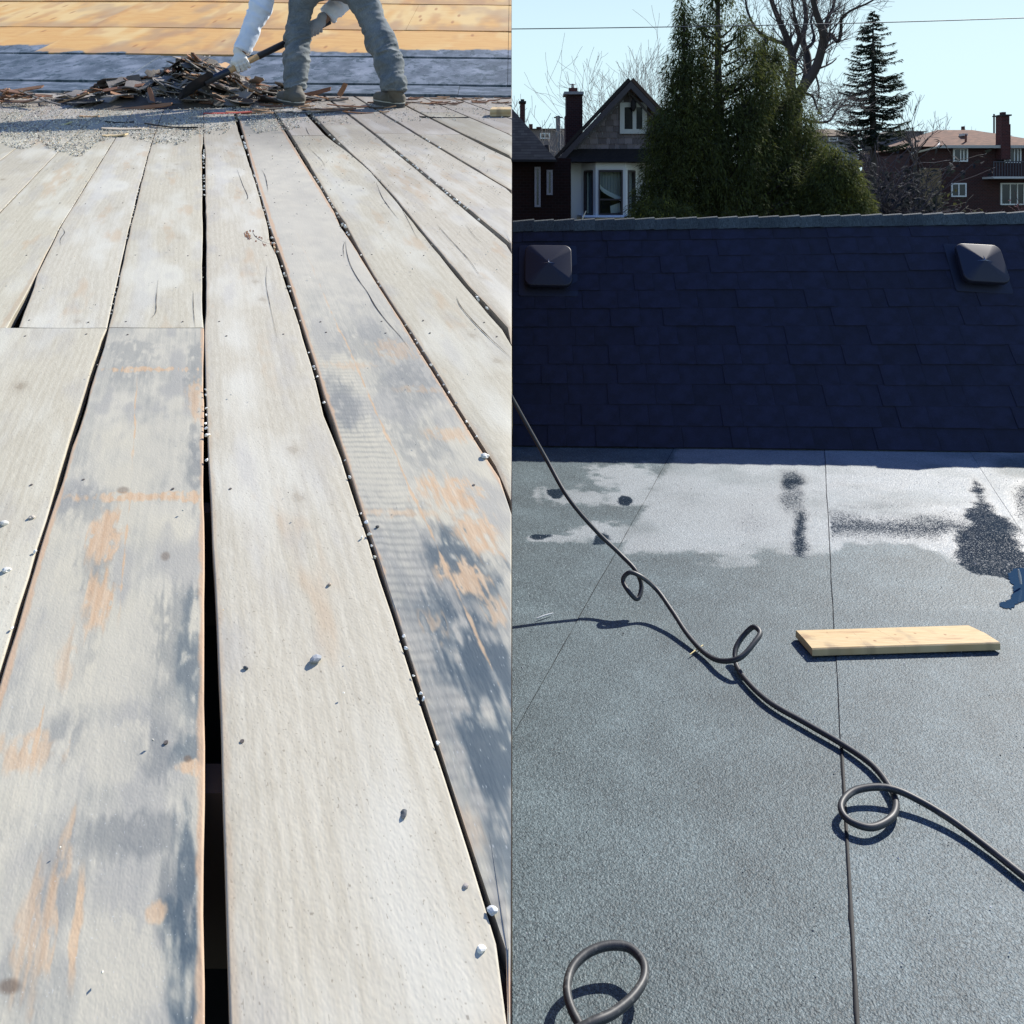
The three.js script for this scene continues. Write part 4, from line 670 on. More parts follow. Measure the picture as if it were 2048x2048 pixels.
  // jeans
  {
    const f = join([...chain(legL, rL), ...chain(legR, rR), bone(pel, at(341, -18, 5.85), 0.155, 0.13), bone(pel, at(325, -20, 5.9), 0.155, 0.13), bone(legL[0], legR[0], 0.12, 0.12)], 0.05);
    const gAng = (P) => { const low = sst(0.30, 0.08, P.y - deckY(P.x, P.z)), knee = sst(0.14, 0.02, Math.abs(P.y - deckY(P.x, P.z) - 0.42)); return 0.024 * (0.5 + 1.0 * low + 0.6 * knee) * (Math.abs(vn3(P.x * 9 + P.y * 8, P.y * 30 - P.x * 14, P.z * 9, 31) - 0.5) * 2 - 0.4) + 0.004 * (vn3(P.x * 40, P.y * 60, P.z * 40, 37) - 0.5); };
    const hemL = legL[5].clone(), hemR = legR[5].clone();
    const cut = (P) => Math.max(hemL.y - 0.02 - P.y + (P.x - hemL.x) * 0.15, -9);
    const F2 = (P) => { const d = f(P) + gAng(P), hem = P.x < (hemL.x + hemR.x) / 2 ? hemL : hemR; return Math.max(d, hem.y - 0.006 - P.y); };
    mesh('jeans', sdfMesh(F2, ...bounds([pel, waist, ...legL, ...legR], 0.14), 0.0085), jeanM, person);
  }
  // shirt
  {
    const f = join([...chain([pel.clone().lerp(waist, 0.3), waist, chest], [0.16, 0.155, 0.17]), bone(shL, shR, 0.09, 0.09), bone(chest, neck, 0.14, 0.075), ...chain([shL, elL, wrL.clone().lerp(elL, 0.06)], [0.085, 0.07, 0.060]), ...chain([shR, elR, wrR.clone().lerp(elR, 0.12)], [0.085, 0.076, 0.070])], 0.05);
    const axL = elL.clone().sub(wrL).normalize(), cL = wrL.clone().lerp(elL, 0.07), axR = elR.clone().sub(wrR).normalize(), cR = wrR.clone().lerp(elR, 0.14);
    const F2 = (P) => { let d = f(P) + 0.019 * (Math.abs(vn3(P.x * 10, P.y * 22 + P.x * 14, P.z * 10, 51) - 0.5) * 2 - 0.35) + 0.003 * (vn3(P.x * 50, P.y * 50, P.z * 50, 53) - 0.5); if (P.distanceTo(wrL) < 0.16) d = Math.max(d, (cL.x - P.x) * axL.x + (cL.y - P.y) * axL.y + (cL.z - P.z) * axL.z); if (P.distanceTo(wrR) < 0.16) d = Math.max(d, (cR.x - P.x) * axR.x + (cR.y - P.y) * axR.y + (cR.z - P.z) * axR.z); return d; };
    mesh('shirt', sdfMesh(F2, ...bounds([pel, waist, chest, shL, shR, elL, elR, wrL, wrR, neck], 0.19), 0.0095), shirtM, person);
  }
  // boots
  for (const [h, t, top] of [[...fL, legL[5]], [...fR, legR[5]]]) {
    const up = (P, a) => P.clone().add(V(0, a, 0)), mid = h.clone().lerp(t, 0.45), sd = V(-toeDir.z, 0, toeDir.x);
    const f = join([bone(up(h, 0.06).addScaledVector(toeDir, 0.012), top, 0.046, 0.052), bone(up(h, 0.058), up(mid, 0.06), 0.046, 0.05), bone(up(mid, 0.055), up(t, 0.048), 0.047, 0.040), bone(up(mid, 0.05), up(t.clone().addScaledVector(sd, 0.012), 0.045), 0.045, 0.036), bone(up(h.clone().addScaledVector(toeDir, 0.05), 0.13), up(h.clone().addScaledVector(toeDir, 0.09), 0.1), 0.042, 0.05)], 0.03);
    const F2 = (P) => Math.max(f(P) + 0.004 * (Math.abs(vn3(P.x * 24, P.y * 50, P.z * 24, 61) - 0.5) * 2 - 0.4), deckY(P.x, P.z) + 0.03 - P.y);
    const boot = mesh('boot', sdfMesh(F2, ...bounds([h, t, top], 0.1), 0.0065), bootM, person);
    const out = []; const L = 0.345; for (let k = 0; k <= 20; k++) { const s = k / 20, w = 0.050 * Math.pow(Math.sin(Math.PI * clamp(0.03 + 0.94 * s)), 0.42) * (0.9 + 0.16 * sst(0.3, 0.8, s)); out.push([s, w]); }
    const ringAt = (hh, g) => [...out.map(([s, w]) => [s, w + g]), ...out.slice().reverse().map(([s, w]) => [s, -w - g])].map(([s, w]) => { const P = h.clone().addScaledVector(toeDir, -0.05 + s * L).addScaledVector(sd, w); P.y = deckY(P.x, P.z) + hh; return P; });
    const slab = (y0, y1, g) => { const b = new MB(), A = ringAt(y0, g), B = ringAt(y1, g), ia = A.map((P) => b.v(P.x, P.y, P.z)), ib = B.map((P) => b.v(P.x, P.y, P.z)), n = A.length; for (let k = 0; k < n; k++) { const k1 = (k + 1) % n; b.quad(ia[k], ib[k], ib[k1], ia[k1]); } const ic = B.map((P) => b.v(P.x, P.y, P.z)); for (let k = 0; k < n / 2 - 1; k++) b.quad(ic[k], ic[k + 1], ic[n - 2 - k], ic[n - 1 - k]); return b.geo(); };
    mesh('sole', slab(0.002, 0.030, 0.004), soleM, boot); mesh('welt', slab(0.030, 0.036, 0.007), weltM, boot);
  }
  // shovel
  const SL = at(241, 65, 5.735), SR = at(314, 29, 6.03), S = SR.clone().sub(SL).normalize(), end = SR.clone().addScaledVector(S, 0.14), low = SL.clone().addScaledVector(S, -0.20);
  const shaftR = 0.022, sh = tag(group('shovel'), 'wooden handled shovel held low across the legs above the debris', 'shovel');
  const woodM = mat({ color: rgb(0.52, 0.34, 0.17), roughness: 0.6 }), tapeM = mat({ color: rgb(0.014, 0.014, 0.017), roughness: 0.55 }), steelM = phys({ color: rgb(0.05, 0.055, 0.065), metalness: 0.6, roughness: 0.45 });
  new MB().tube([low, SL.clone().lerp(SR, 0.22)], shaftR, 12).build('shaft', woodM, sh);
  new MB().tube([SL.clone().lerp(SR, 0.22), SL.clone().lerp(SR, 0.235), end], [shaftR, shaftR * 1.12, shaftR * 1.1], 12).build('grip', tapeM, sh);
  { const sdv = V(0, 0, 1).cross(S).normalize(), nn = S.clone().cross(sdv).normalize(), b = new MB(); let prev = null; for (let k = 0; k <= 12; k++) { const s = k / 12, w = 0.11 * Math.pow(1 - Math.pow(Math.max(0, (s - 0.55) / 0.45), 2.2), 0.6) * sst(-0.2, 0.18, s) + 0.004, row = []; for (let q = -4; q <= 4; q++) { const P = low.clone().addScaledVector(S, -0.02 - 0.28 * s).addScaledVector(nn, w * q / 4).addScaledVector(sdv, 0.02 * (q / 4) * (q / 4) - 0.03 * s * s); row.push(b.v(P.x, P.y, P.z)); } if (prev) for (let q = 0; q < 8; q++) b.quad(prev[q], prev[q + 1], row[q + 1], row[q]); prev = row; } b.build('blade', steelM, sh); new MB().tube([low.clone().addScaledVector(S, -0.09), low.clone().addScaledVector(S, 0.1)], [0.026, 0.025], 10).build('socket', steelM, sh); }
  // gloves: palm, four curled fingers and a thumb round the shaft
  for (const [C, wr, m, flip] of [[SL, wrL, gloveM, 1], [SR, wrR, gloveBM, 1]]) {
    const U = wr.clone().sub(C); U.addScaledVector(S, -U.dot(S)).normalize(); let Wv = S.clone().cross(U).normalize(); if (Wv.z < 0) Wv.negate();
    const ring = (a, r, o) => C.clone().addScaledVector(U, r * Math.cos(a)).addScaledVector(Wv, r * Math.sin(a)).addScaledVector(S, o);
    const bs = [bone(wr.clone().addScaledVector(U, 0.03), wr.clone().lerp(C, 0.25), 0.036, 0.034), bone(wr.clone().lerp(C, 0.25), ring(0.35, 0.046, 0), 0.034, 0.036), bone(ring(0.3, 0.043, -0.032), ring(0.3, 0.043, 0.030), 0.024, 0.024), bone(ring(0.85, 0.042, -0.034), ring(0.85, 0.042, 0.032), 0.019, 0.019)];
    const rr = [0.0125, 0.0135, 0.0138, 0.0128], reach = [3.5, 3.9, 3.95, 3.6];
    const fs = []; for (let i = 0; i < 4; i++) { const o = (i - 1.5) * 0.0255, pts = [], n = 5; for (let k = 0; k <= n; k++) { const a = lerp(0.95, reach[i], k / n); pts.push(ring(a, shaftR + rr[i] * 0.95 + 0.004 * Math.sin(k * 2.1 + 0.8), o + 0.002 * k * (i - 1.5) * 0.5)); } fs.push(join(chain(pts, pts.map((_, k) => rr[i] * (1 - 0.04 * k))), 0.006)); }
    const th = join(chain([ring(-0.2, 0.05, -0.03), ring(-0.9, 0.042, -0.042), ring(-1.8, 0.038, -0.038), ring(-2.5, 0.037, -0.022)], [0.017, 0.0155, 0.014, 0.012]), 0.008), palm = join(bs, 0.02);
    const f = (P) => { let fd = 9; for (const q of fs) fd = Math.min(fd, q(P)); return smin(smin(palm(P), fd, 0.009), th(P), 0.012) + 0.0025 * (vn3(P.x * 60, P.y * 60, P.z * 60, 71) - 0.5); };
    mesh('glove', sdfMesh(f, ...bounds([C, wr.clone().addScaledVector(U, 0.04)], 0.085), 0.0034), m, person);
  }
}

// ---------------------------------------------------------------- torn-off shingles and splintered wood
const heap = (P) => { const px = 512 + P.x / -P.z * F, d = -P.z, q = (c, s, dd, sd2, h) => h * Math.exp(-Math.pow((px - c) / s, 2) - Math.pow((d - dd) / sd2, 2)); return q(190, 42, 6.1, 0.36, 0.245) + q(225, 40, 6.15, 0.3, 0.06) + q(120, 42, 5.9, 0.35, 0.12) + q(275, 46, 6.15, 0.25, 0.05) + q(10, 30, 5.85, 0.3, 0.09); };
const scrapCols = [[0.17, 0.155, 0.135], [0.22, 0.2, 0.18], [0.10, 0.098, 0.098], [0.28, 0.255, 0.225], [0.19, 0.165, 0.135]].map((c) => mat({ color: rgb(...c), bumpMap: memBump, bumpScale: 0.002, roughness: 0.95 }));
const lathCols = [[0.56, 0.31, 0.19], [0.44, 0.22, 0.14], [0.66, 0.43, 0.28], [0.28, 0.16, 0.12], [0.15, 0.11, 0.09]].map((c) => mat({ color: rgb(...c), map: rep(plankTex[0], 1, 1), roughness: 0.85 }));
// a torn flat piece: ragged outline, slight bend; long side along x, lies in xz
function scrapGeo(L, w, th, ragged, bend, sd) {
  const n = 7, b = new MB(), up = [], lo = [];
  for (let k = 0; k <= n; k++) { const s = k / n - 0.5, e = k === 0 || k === n ? 0.8 : 1, y = bend * (4 * s * s), wa = w / 2 * e * (1 + ragged * (vn(k * 1.7, 1, sd) - 0.5)), wb = w / 2 * e * (1 + ragged * (vn(k * 1.7, 9, sd) - 0.5)), jx = ragged * 0.12 * L * (vn(k, 4, sd) - 0.5); up.push([V(s * L + jx, y + th / 2, -wa), V(s * L - jx, y + th / 2, wb)]); lo.push([V(s * L + jx, y - th / 2, -wa), V(s * L - jx, y - th / 2, wb)]); }
  const Q = (A, B, C, D) => b.quadP(A, B, C, D, [A, B, C, D].map((P) => [P.z * 3 + 0.5, P.x * 0.6 + sd * 0.13]));
  for (let k = 0; k < n; k++) { Q(up[k][0], up[k][1], up[k + 1][1], up[k + 1][0]); Q(lo[k][1], lo[k][0], lo[k + 1][0], lo[k + 1][1]); Q(up[k][1], lo[k][1], lo[k + 1][1], up[k + 1][1]); Q(lo[k][0], up[k][0], up[k + 1][0], lo[k + 1][0]); }
  Q(up[0][0], lo[0][0], lo[0][1], up[0][1]); Q(up[n][1], lo[n][1], lo[n][0], up[n][0]); return b.geo();
}
seed(207);
const pile = tag(group('debris_pile', deckPx(185, 106).toArray()), 'pile of torn dark shingles and splintered wood at the foot of the slope', 'debris pile');
const smallPile = tag(group('debris_pile', deckPx(12, 108).toArray()), 'low heap of brown splinters at the left edge of the deck', 'debris pile');
function lay(parent, name, g, m, P, yaw, tx, tz) { const o = mesh(name, g, m, parent); o.position.copy(P).sub(parent === scene ? V(0, 0, 0) : parent.position); o.rotation.set(tx, yaw, tz, 'YXZ'); return o; }
{ // dark core of crumbs
  const b = new MB(), NX = 60, NZ = 24, id = [];
  for (let j = 0; j <= NZ; j++) for (let k = 0; k <= NX; k++) { const d = lerp(5.35, 6.75, j / NZ), px = lerp(40, 345, k / NX), P = V((px - 512) / F * d, 0, -d); const h = heap(P); P.y = EY - DH + DT * d + h * 0.72 - 0.016 + 0.03 * (vn(px * 0.2, d * 9, 4) - 0.5) * sst(0.02, 0.1, h); P.sub(pile.position); id.push(b.v(P.x, P.y, P.z, P.x, P.z)); }
  for (let j = 0; j < NZ; j++) for (let k = 0; k < NX; k++) { const a = j * (NX + 1) + k; b.quad(a, a + 1, a + NX + 2, a + NX + 1); }
  const core = b.build('crumbs', mat({ map: dirtTex, color: rgb(0.35, 0.32, 0.3), bumpMap: memBump, bumpScale: 0.003, roughness: 1 }), pile); core.userData.kind = 'stuff';
}
for (let k = 0; k < 240; k++) {
  const t = rnd(), px = t < 0.62 ? 190 + (rnd() + rnd() + rnd() - 1.5) * 92 : R(60, 330), d = lerp(5.62, 6.5, rnd()), P = V((px - 512) / F * d, 0, -d), h = heap(P); if (h < 0.012 && rnd() < 0.55) continue;
  P.y = EY - DH + DT * d + h + R(-0.01, 0.02); const lath = rnd() < 0.4;
  const e = 0.03, hx = (heap(P.clone().add(V(e, 0, 0))) - heap(P.clone().add(V(-e, 0, 0)))) / (2 * e), yaw = R(-0.7, 0.7) + (rnd() < 0.3 ? R(0.6, 1.5) : 0), far = px > 250 || px < 110;
  const tiltX = DT + (far ? R(-0.1, 0.1) : R(-0.35, 0.6)), tiltZ = Math.atan(hx) * 0.8 + R(-0.22, 0.22) * (far ? 0.4 : 1);
  if (lath) lay(pile, 'wood_strip', scrapGeo(R(0.08, 0.36), R(0.012, 0.045), R(0.005, 0.012), 0.6, R(-0.01, 0.015), k), pick(lathCols), P, yaw, tiltX, tiltZ);
  else lay(pile, 'shingle_scrap', scrapGeo(R(0.10, 0.32), R(0.05, 0.16), R(0.004, 0.008), 0.7, R(-0.015, 0.02), k), pick(scrapCols), P, yaw, tiltX, tiltZ);
}
for (let k = 0; k < 46; k++) { const px = 8 + (rnd() + rnd() - 1) * 44, d = R(5.6, 6.1), P = V((px - 512) / F * d, 0, -d); P.y = EY - DH + DT * d + heap(P) + R(0, 0.02); lay(smallPile, rnd() < 0.7 ? 'wood_strip' : 'shingle_scrap', scrapGeo(R(0.1, 0.36), R(0.01, 0.04), 0.007, 0.5, R(-0.01, 0.02), k + 300), pick(rnd() < 0.75 ? lathCols : scrapCols), P, R(-0.7, 0.7), DT + R(-0.2, 0.4), R(-0.35, 0.35)); }
{ const it = []; for (let k = 0; k < 1100; k++) { const px = 205 + (rnd() + rnd() + rnd() - 1.5) * 110, dd = R(5.6, 6.4), P = V((px - 512) / F * dd, 0, -dd), h = heap(P); if (h < 0.02) continue; P.y = EY - DH + DT * dd + h + R(0.0, 0.03); it.push([P, R(0.003, 0.008), rnd() < 0.5 ? rgb(0.3, 0.27, 0.23) : gritCol()]); } scatter('pile_crumbs', 'grey and tan crumbs of roofing strewn over the debris pile', 'crumbs', it, stoneM); }
// pieces that stand out, each by itself
function single(name, px0, py0, px1, py1, d, w, m, label, cat, o = {}) {
  const A = at(px0, py0, d + (o.da || 0)), B = at(px1, py1, d + (o.db || 0)), L = A.distanceTo(B), g = scrapGeo(L, w, o.th || 0.008, o.rag ?? 0.25, o.bend ?? 0.005, px0 | 0), q = mesh(name, g, m);
  const X = B.clone().sub(A).normalize(); let Z = (o.n || V(0, 0.5, 0.86)).clone(); Z.addScaledVector(X, -Z.dot(X)).normalize(); q.quaternion.setFromRotationMatrix(new THREE.Matrix4().makeBasis(X, Z, X.clone().cross(Z))); q.position.copy(A.lerp(B, 0.5)); return tag(q, label, cat);
}
single('shingle_scrap', 133, 76, 137, 102, 5.78, 0.105, mat({ color: rgb(0.26, 0.225, 0.2), map: rep(plankTex[2], 1, 1), roughness: 0.95 }), 'grey brown board scrap leaning upright on the front of the debris pile', 'scrap', { da: 0.12, n: V(0.25, 0.35, 0.9) });
single('shingle_scrap', 82, 110, 119, 96, 5.6, 0.085, scrapCols[3], 'long grey shingle strip slanting down the left front of the pile', 'scrap', { db: 0.1, n: V(0, 0.8, 0.6) });
single('shingle_scrap', 166, 88, 214, 103, 5.66, 0.15, scrapCols[2], 'large dark shingle sheet sloping to the right on the pile front', 'scrap', { da: 0.1, n: V(0.15, 0.7, 0.7) });
single('wood_strip', 118, 110.5, 172, 104.5, 5.5, 0.03, lathCols[0], 'long orange brown lath lying along the foot of the pile', 'lath', { n: V(0, 0.6, 0.8) });
single('wood_strip', 154, 104, 149, 88, 5.6, 0.03, lathCols[1], 'short reddish lath standing up right of the leaning grey scrap', 'lath', { da: -0.03 });
single('wood_strip', 194, 72, 197.5, 59, 6.05, 0.02, lathCols[2], 'orange splinter pointing straight up from the top of the pile', 'splinter', { rag: 0.9 });
single('wood_strip', 204, 114.2, 252, 112.5, 5.28, 0.022, mat({ color: rgb(0.5, 0.1, 0.07), roughness: 0.8 }), 'red painted strip lying in front of the pile near the boot', 'strip', { n: V(0, 0.9, 0.4) });
single('wood_strip', 226, 112.6, 273, 113.6, 5.3, 0.026, lathCols[2], 'pale lath lying in front of the left boot', 'lath', { n: V(0, 0.9, 0.4) });
single('wood_strip', 339, 96, 346, 83.5, 6.2, 0.04, lathCols[0], 'orange board offcut leaning up between the two boots', 'offcut', { n: V(0, 0.4, 0.9) });
single('wood_strip', 304, 95.5, 331, 89, 6.1, 0.035, lathCols[1], 'brown lath slanting behind the left boot', 'lath', {});
single('wood_strip', 65, 93.2, 80, 93.6, 6.0, 0.02, lathCols[2], 'pale lath sticking out left of the pile', 'lath', {});
single('wood_strip', 86, 93, 104, 85.5, 6.0, 0.022, lathCols[2], 'pale lath rising to the right on the left shoulder of the pile', 'lath', {});
const blackM = mat({ color: rgb(0.02, 0.02, 0.022), roughness: 0.8 });
single('tar_strip', 106, 122.4, 133, 122.8, 4.89, 0.02, blackM, 'thin black strip on the grit in front of the grey scrap', 'tar strip', { n: V(0, 1, 0.1), rag: 0.7 });
single('tar_strip', 147, 125.2, 197, 129, 4.72, 0.02, blackM, 'longer thin black strip right of the first on the deck', 'tar strip', { n: V(0, 1, 0.1), rag: 0.7, bend: 0.01, db: -0.1 });
single('tar_strip', 421, 117.5, 468, 118.2, 5.1, 0.02, blackM, 'black stick lying on the planks right of the right boot', 'stick', { n: V(0, 1, 0.1), rag: 0.6 });
single('wood_chip', 103, 136.5, 127, 135, 4.38, 0.05, mat({ color: rgb(0.6, 0.46, 0.26), roughness: 0.85 }), 'flat yellow wood chip on the grit near the clean planks', 'wood chip', { n: V(0, 1, 0.2), rag: 0.8 });
single('wood_chip', 102, 129, 146, 129.5, 4.62, 0.075, mat({ color: rgb(0.42, 0.36, 0.28), roughness: 0.9 }), 'flat beige flake of wood behind the yellow chip', 'wood chip', { n: V(0, 1, 0.2), rag: 0.8 });
single('wood_chip', 61, 125.2, 72, 122.6, 4.82, 0.03, mat({ color: rgb(0.62, 0.58, 0.34), roughness: 0.85 }), 'small pale chip alone on the grit at the left', 'wood chip', { n: V(0, 1, 0.2), rag: 0.6 });
single('wood_chip', 80, 116.6, 99, 116.8, 5.13, 0.025, lathCols[2], 'thin orange chip below the left end of the pile', 'wood chip', { n: V(0, 1, 0.2), rag: 0.6 });
for (let k = 0; k < 34; k++) { // brown splinters along the foot of the slope at the right
  const px = R(402, 505), py = R(96.5, 105), P = deckPx(px, py, 0.006); lay(pile, 'wood_strip', scrapGeo(R(0.04, 0.16), R(0.008, 0.02), 0.006, 0.6, 0.004, k + 500), pick(lathCols.slice(0, 4)), P, R(-0.5, 0.5), DT, 0);
}
for (let k = 0; k < 40; k++) { const px = R(255, 400), py = R(98, 113), P = deckPx(px, py, 0.008); lay(pile, 'wood_strip', scrapGeo(R(0.06, 0.24), R(0.01, 0.03), 0.007, 0.6, 0.004, k + 600), pick(rnd() < 0.7 ? lathCols : scrapCols), P, R(-0.5, 0.5), DT, R(-0.05, 0.05)); }
{ // offcut at the right edge of the deck
  const P = deckPx(490, 117, 0.0), d = -P.z, b = new MB(), x1 = -0.006, y = (z) => EY - DH - DT * z + 0.004, z0 = P.z, z1 = P.z - 0.12, th = 0.045;
  b.hexa([V(P.x, y(z0), z0), V(x1, y(z0), z0), V(x1, y(z1), z1), V(P.x + 0.012, y(z1), z1), V(P.x, y(z0) + th, z0), V(x1, y(z0) + th, z0), V(x1, y(z1) + th, z1), V(P.x + 0.012, y(z1) + th, z1)], 2, 2);
  tag(b.build('wood_block', mat({ map: pineTex, roughness: 0.75 })), 'pale yellow timber offcut at the right end of the old deck', 'offcut');
}

// ---------------------------------------------------------------- the neighbourhood beyond the ridge
const gy = (x, z) => { const d = -z; return 3.9 * sst(10, 55, d) + 1.5 * sst(60, 140, d) + 0.25 * (vn(x * 0.1, z * 0.1, 5) - 0.5); };
{
  const b = new MB(), N = 60, id = []; for (let j = 0; j <= N; j++) for (let k = 0; k <= N; k++) { const z = 30 - 430 * Math.pow(j / N, 1.6), x = lerp(-220, 260, k / N), y = -z > 7 || true ? gy(x, z) : 0; id.push(b.v(x, y - 0.05, z, x, z)); }
  for (let j = 0; j < N; j++) for (let k = 0; k < N; k++) { const a = j * (N + 1) + k; b.quad(a, a + 1, a + N + 2, a + N + 1); }
  tag(b.build('ground', mat({ map: rep(dirtTex, 0.25, 0.25), color: rgb(0.22, 0.22, 0.12), roughness: 1 })), null, null, null, 'structure');
}
const brickTex = ctex(512, 512, (u, v) => { const row = Math.floor(v * 16), x = u * 8 + (row % 2) * 0.5, bx = x - Math.floor(x), by = v * 16 - row, jo = bx < 0.06 || by < 0.14, q = h2(Math.floor(x) % 8, row, 3); if (jo) return [120, 112, 106]; return mix3([112, 62, 52], [78, 44, 40], q * 0.8 + 0.3 * (vn(u * 90, v * 90, 4) - 0.5)); });
const roofTex = ctex(256, 256, (u, v) => { const row = Math.floor(v * 16), by = v * 16 - row, q = h2(Math.floor(u * 10 + (row % 2) * 0.5), row, 7); const c = mix3([150, 146, 140], [112, 108, 106], q); return by < 0.14 ? mix3(c, [50, 48, 48], 0.7) : c; });
const brickM = (k, r = [1, 1, 1]) => mat({ map: rep(brickTex, 0.55 * k, 0.6 * k), color: rgb(...r), roughness: 0.95 });
const paneM = phys({ color: rgb(0.012, 0.016, 0.024), roughness: 0.12 }), whiteM = mat({ color: rgb(0.72, 0.74, 0.74), roughness: 0.7 }), darkM = mat({ color: rgb(0.03, 0.028, 0.03), roughness: 0.9 });
const box = (x0, y0, z0, x1, y1, z1) => new MB().box(x0, y0, z0, x1, y1, z1).geo();
// a window set on a wall facing the camera: frame bars round the panes
function win(parent, x, y, z, w, h, o = {}) {
  const t = o.t || 0.07, dp = 0.07, b = new MB(), m = o.m || whiteM;
  b.box(x - w / 2, y - h / 2, z - 0.03, x - w / 2 + t, y + h / 2, z + dp); b.box(x + w / 2 - t, y - h / 2, z - 0.03, x + w / 2, y + h / 2, z + dp); b.box(x - w / 2 + t, y + h / 2 - t, z - 0.03, x + w / 2 - t, y + h / 2, z + dp); b.box(x - w / 2 + t, y - h / 2, z - 0.03, x + w / 2 - t, y - h / 2 + t, z + dp);
  for (const f of o.mull || []) b.box(x - w / 2 + f * w - t * 0.4, y - h / 2 + t, z - 0.02, x - w / 2 + f * w + t * 0.4, y + h / 2 - t, z + dp - 0.015);
  const fr = b.build('window', m, parent); const cuts = [0, ...(o.mull || []), 1];
  for (let k = 0; k + 1 < cuts.length; k++) mesh('pane', box(x - w / 2 + cuts[k] * w + t * 0.4, y - h / 2 + t * 0.6, z + 0.004, x - w / 2 + cuts[k + 1] * w - t * 0.4, y + h / 2 - t * 0.6, z + 0.018), o.pane || paneM, fr);
  return fr;
}
const hip = (x0, x1, z0, z1, y0, y1, rx0, rx1, us = 0.4) => { const zm = (z0 + z1) / 2, A = V(x0, y0, z0), B = V(x1, y0, z0), C = V(x1, y0, z1), D = V(x0, y0, z1), E = V(rx0, y1, zm), G2 = V(rx1, y1, zm), b = new MB(), sl2 = Math.hypot(y1 - y0, zm - z0); b.quadP(A, B, G2, E, [[x0 * us, 0], [x1 * us, 0], [rx1 * us, sl2 * us], [rx0 * us, sl2 * us]]); b.quadP(C, D, E, G2, [[x0 * us, 0], [x1 * us, 0], [rx1 * us, sl2 * us], [rx0 * us, sl2 * us]]); b.quadP(D, A, E, E, [[0, 0], [3 * us, 0], [1.5 * us, sl2 * us], [1.5 * us, sl2 * us]]); b.quadP(B, C, G2, G2, [[0, 0], [3 * us, 0], [1.5 * us, sl2 * us], [1.5 * us, sl2 * us]]); b.quadP(A, D, C, B); return b.geo(); };

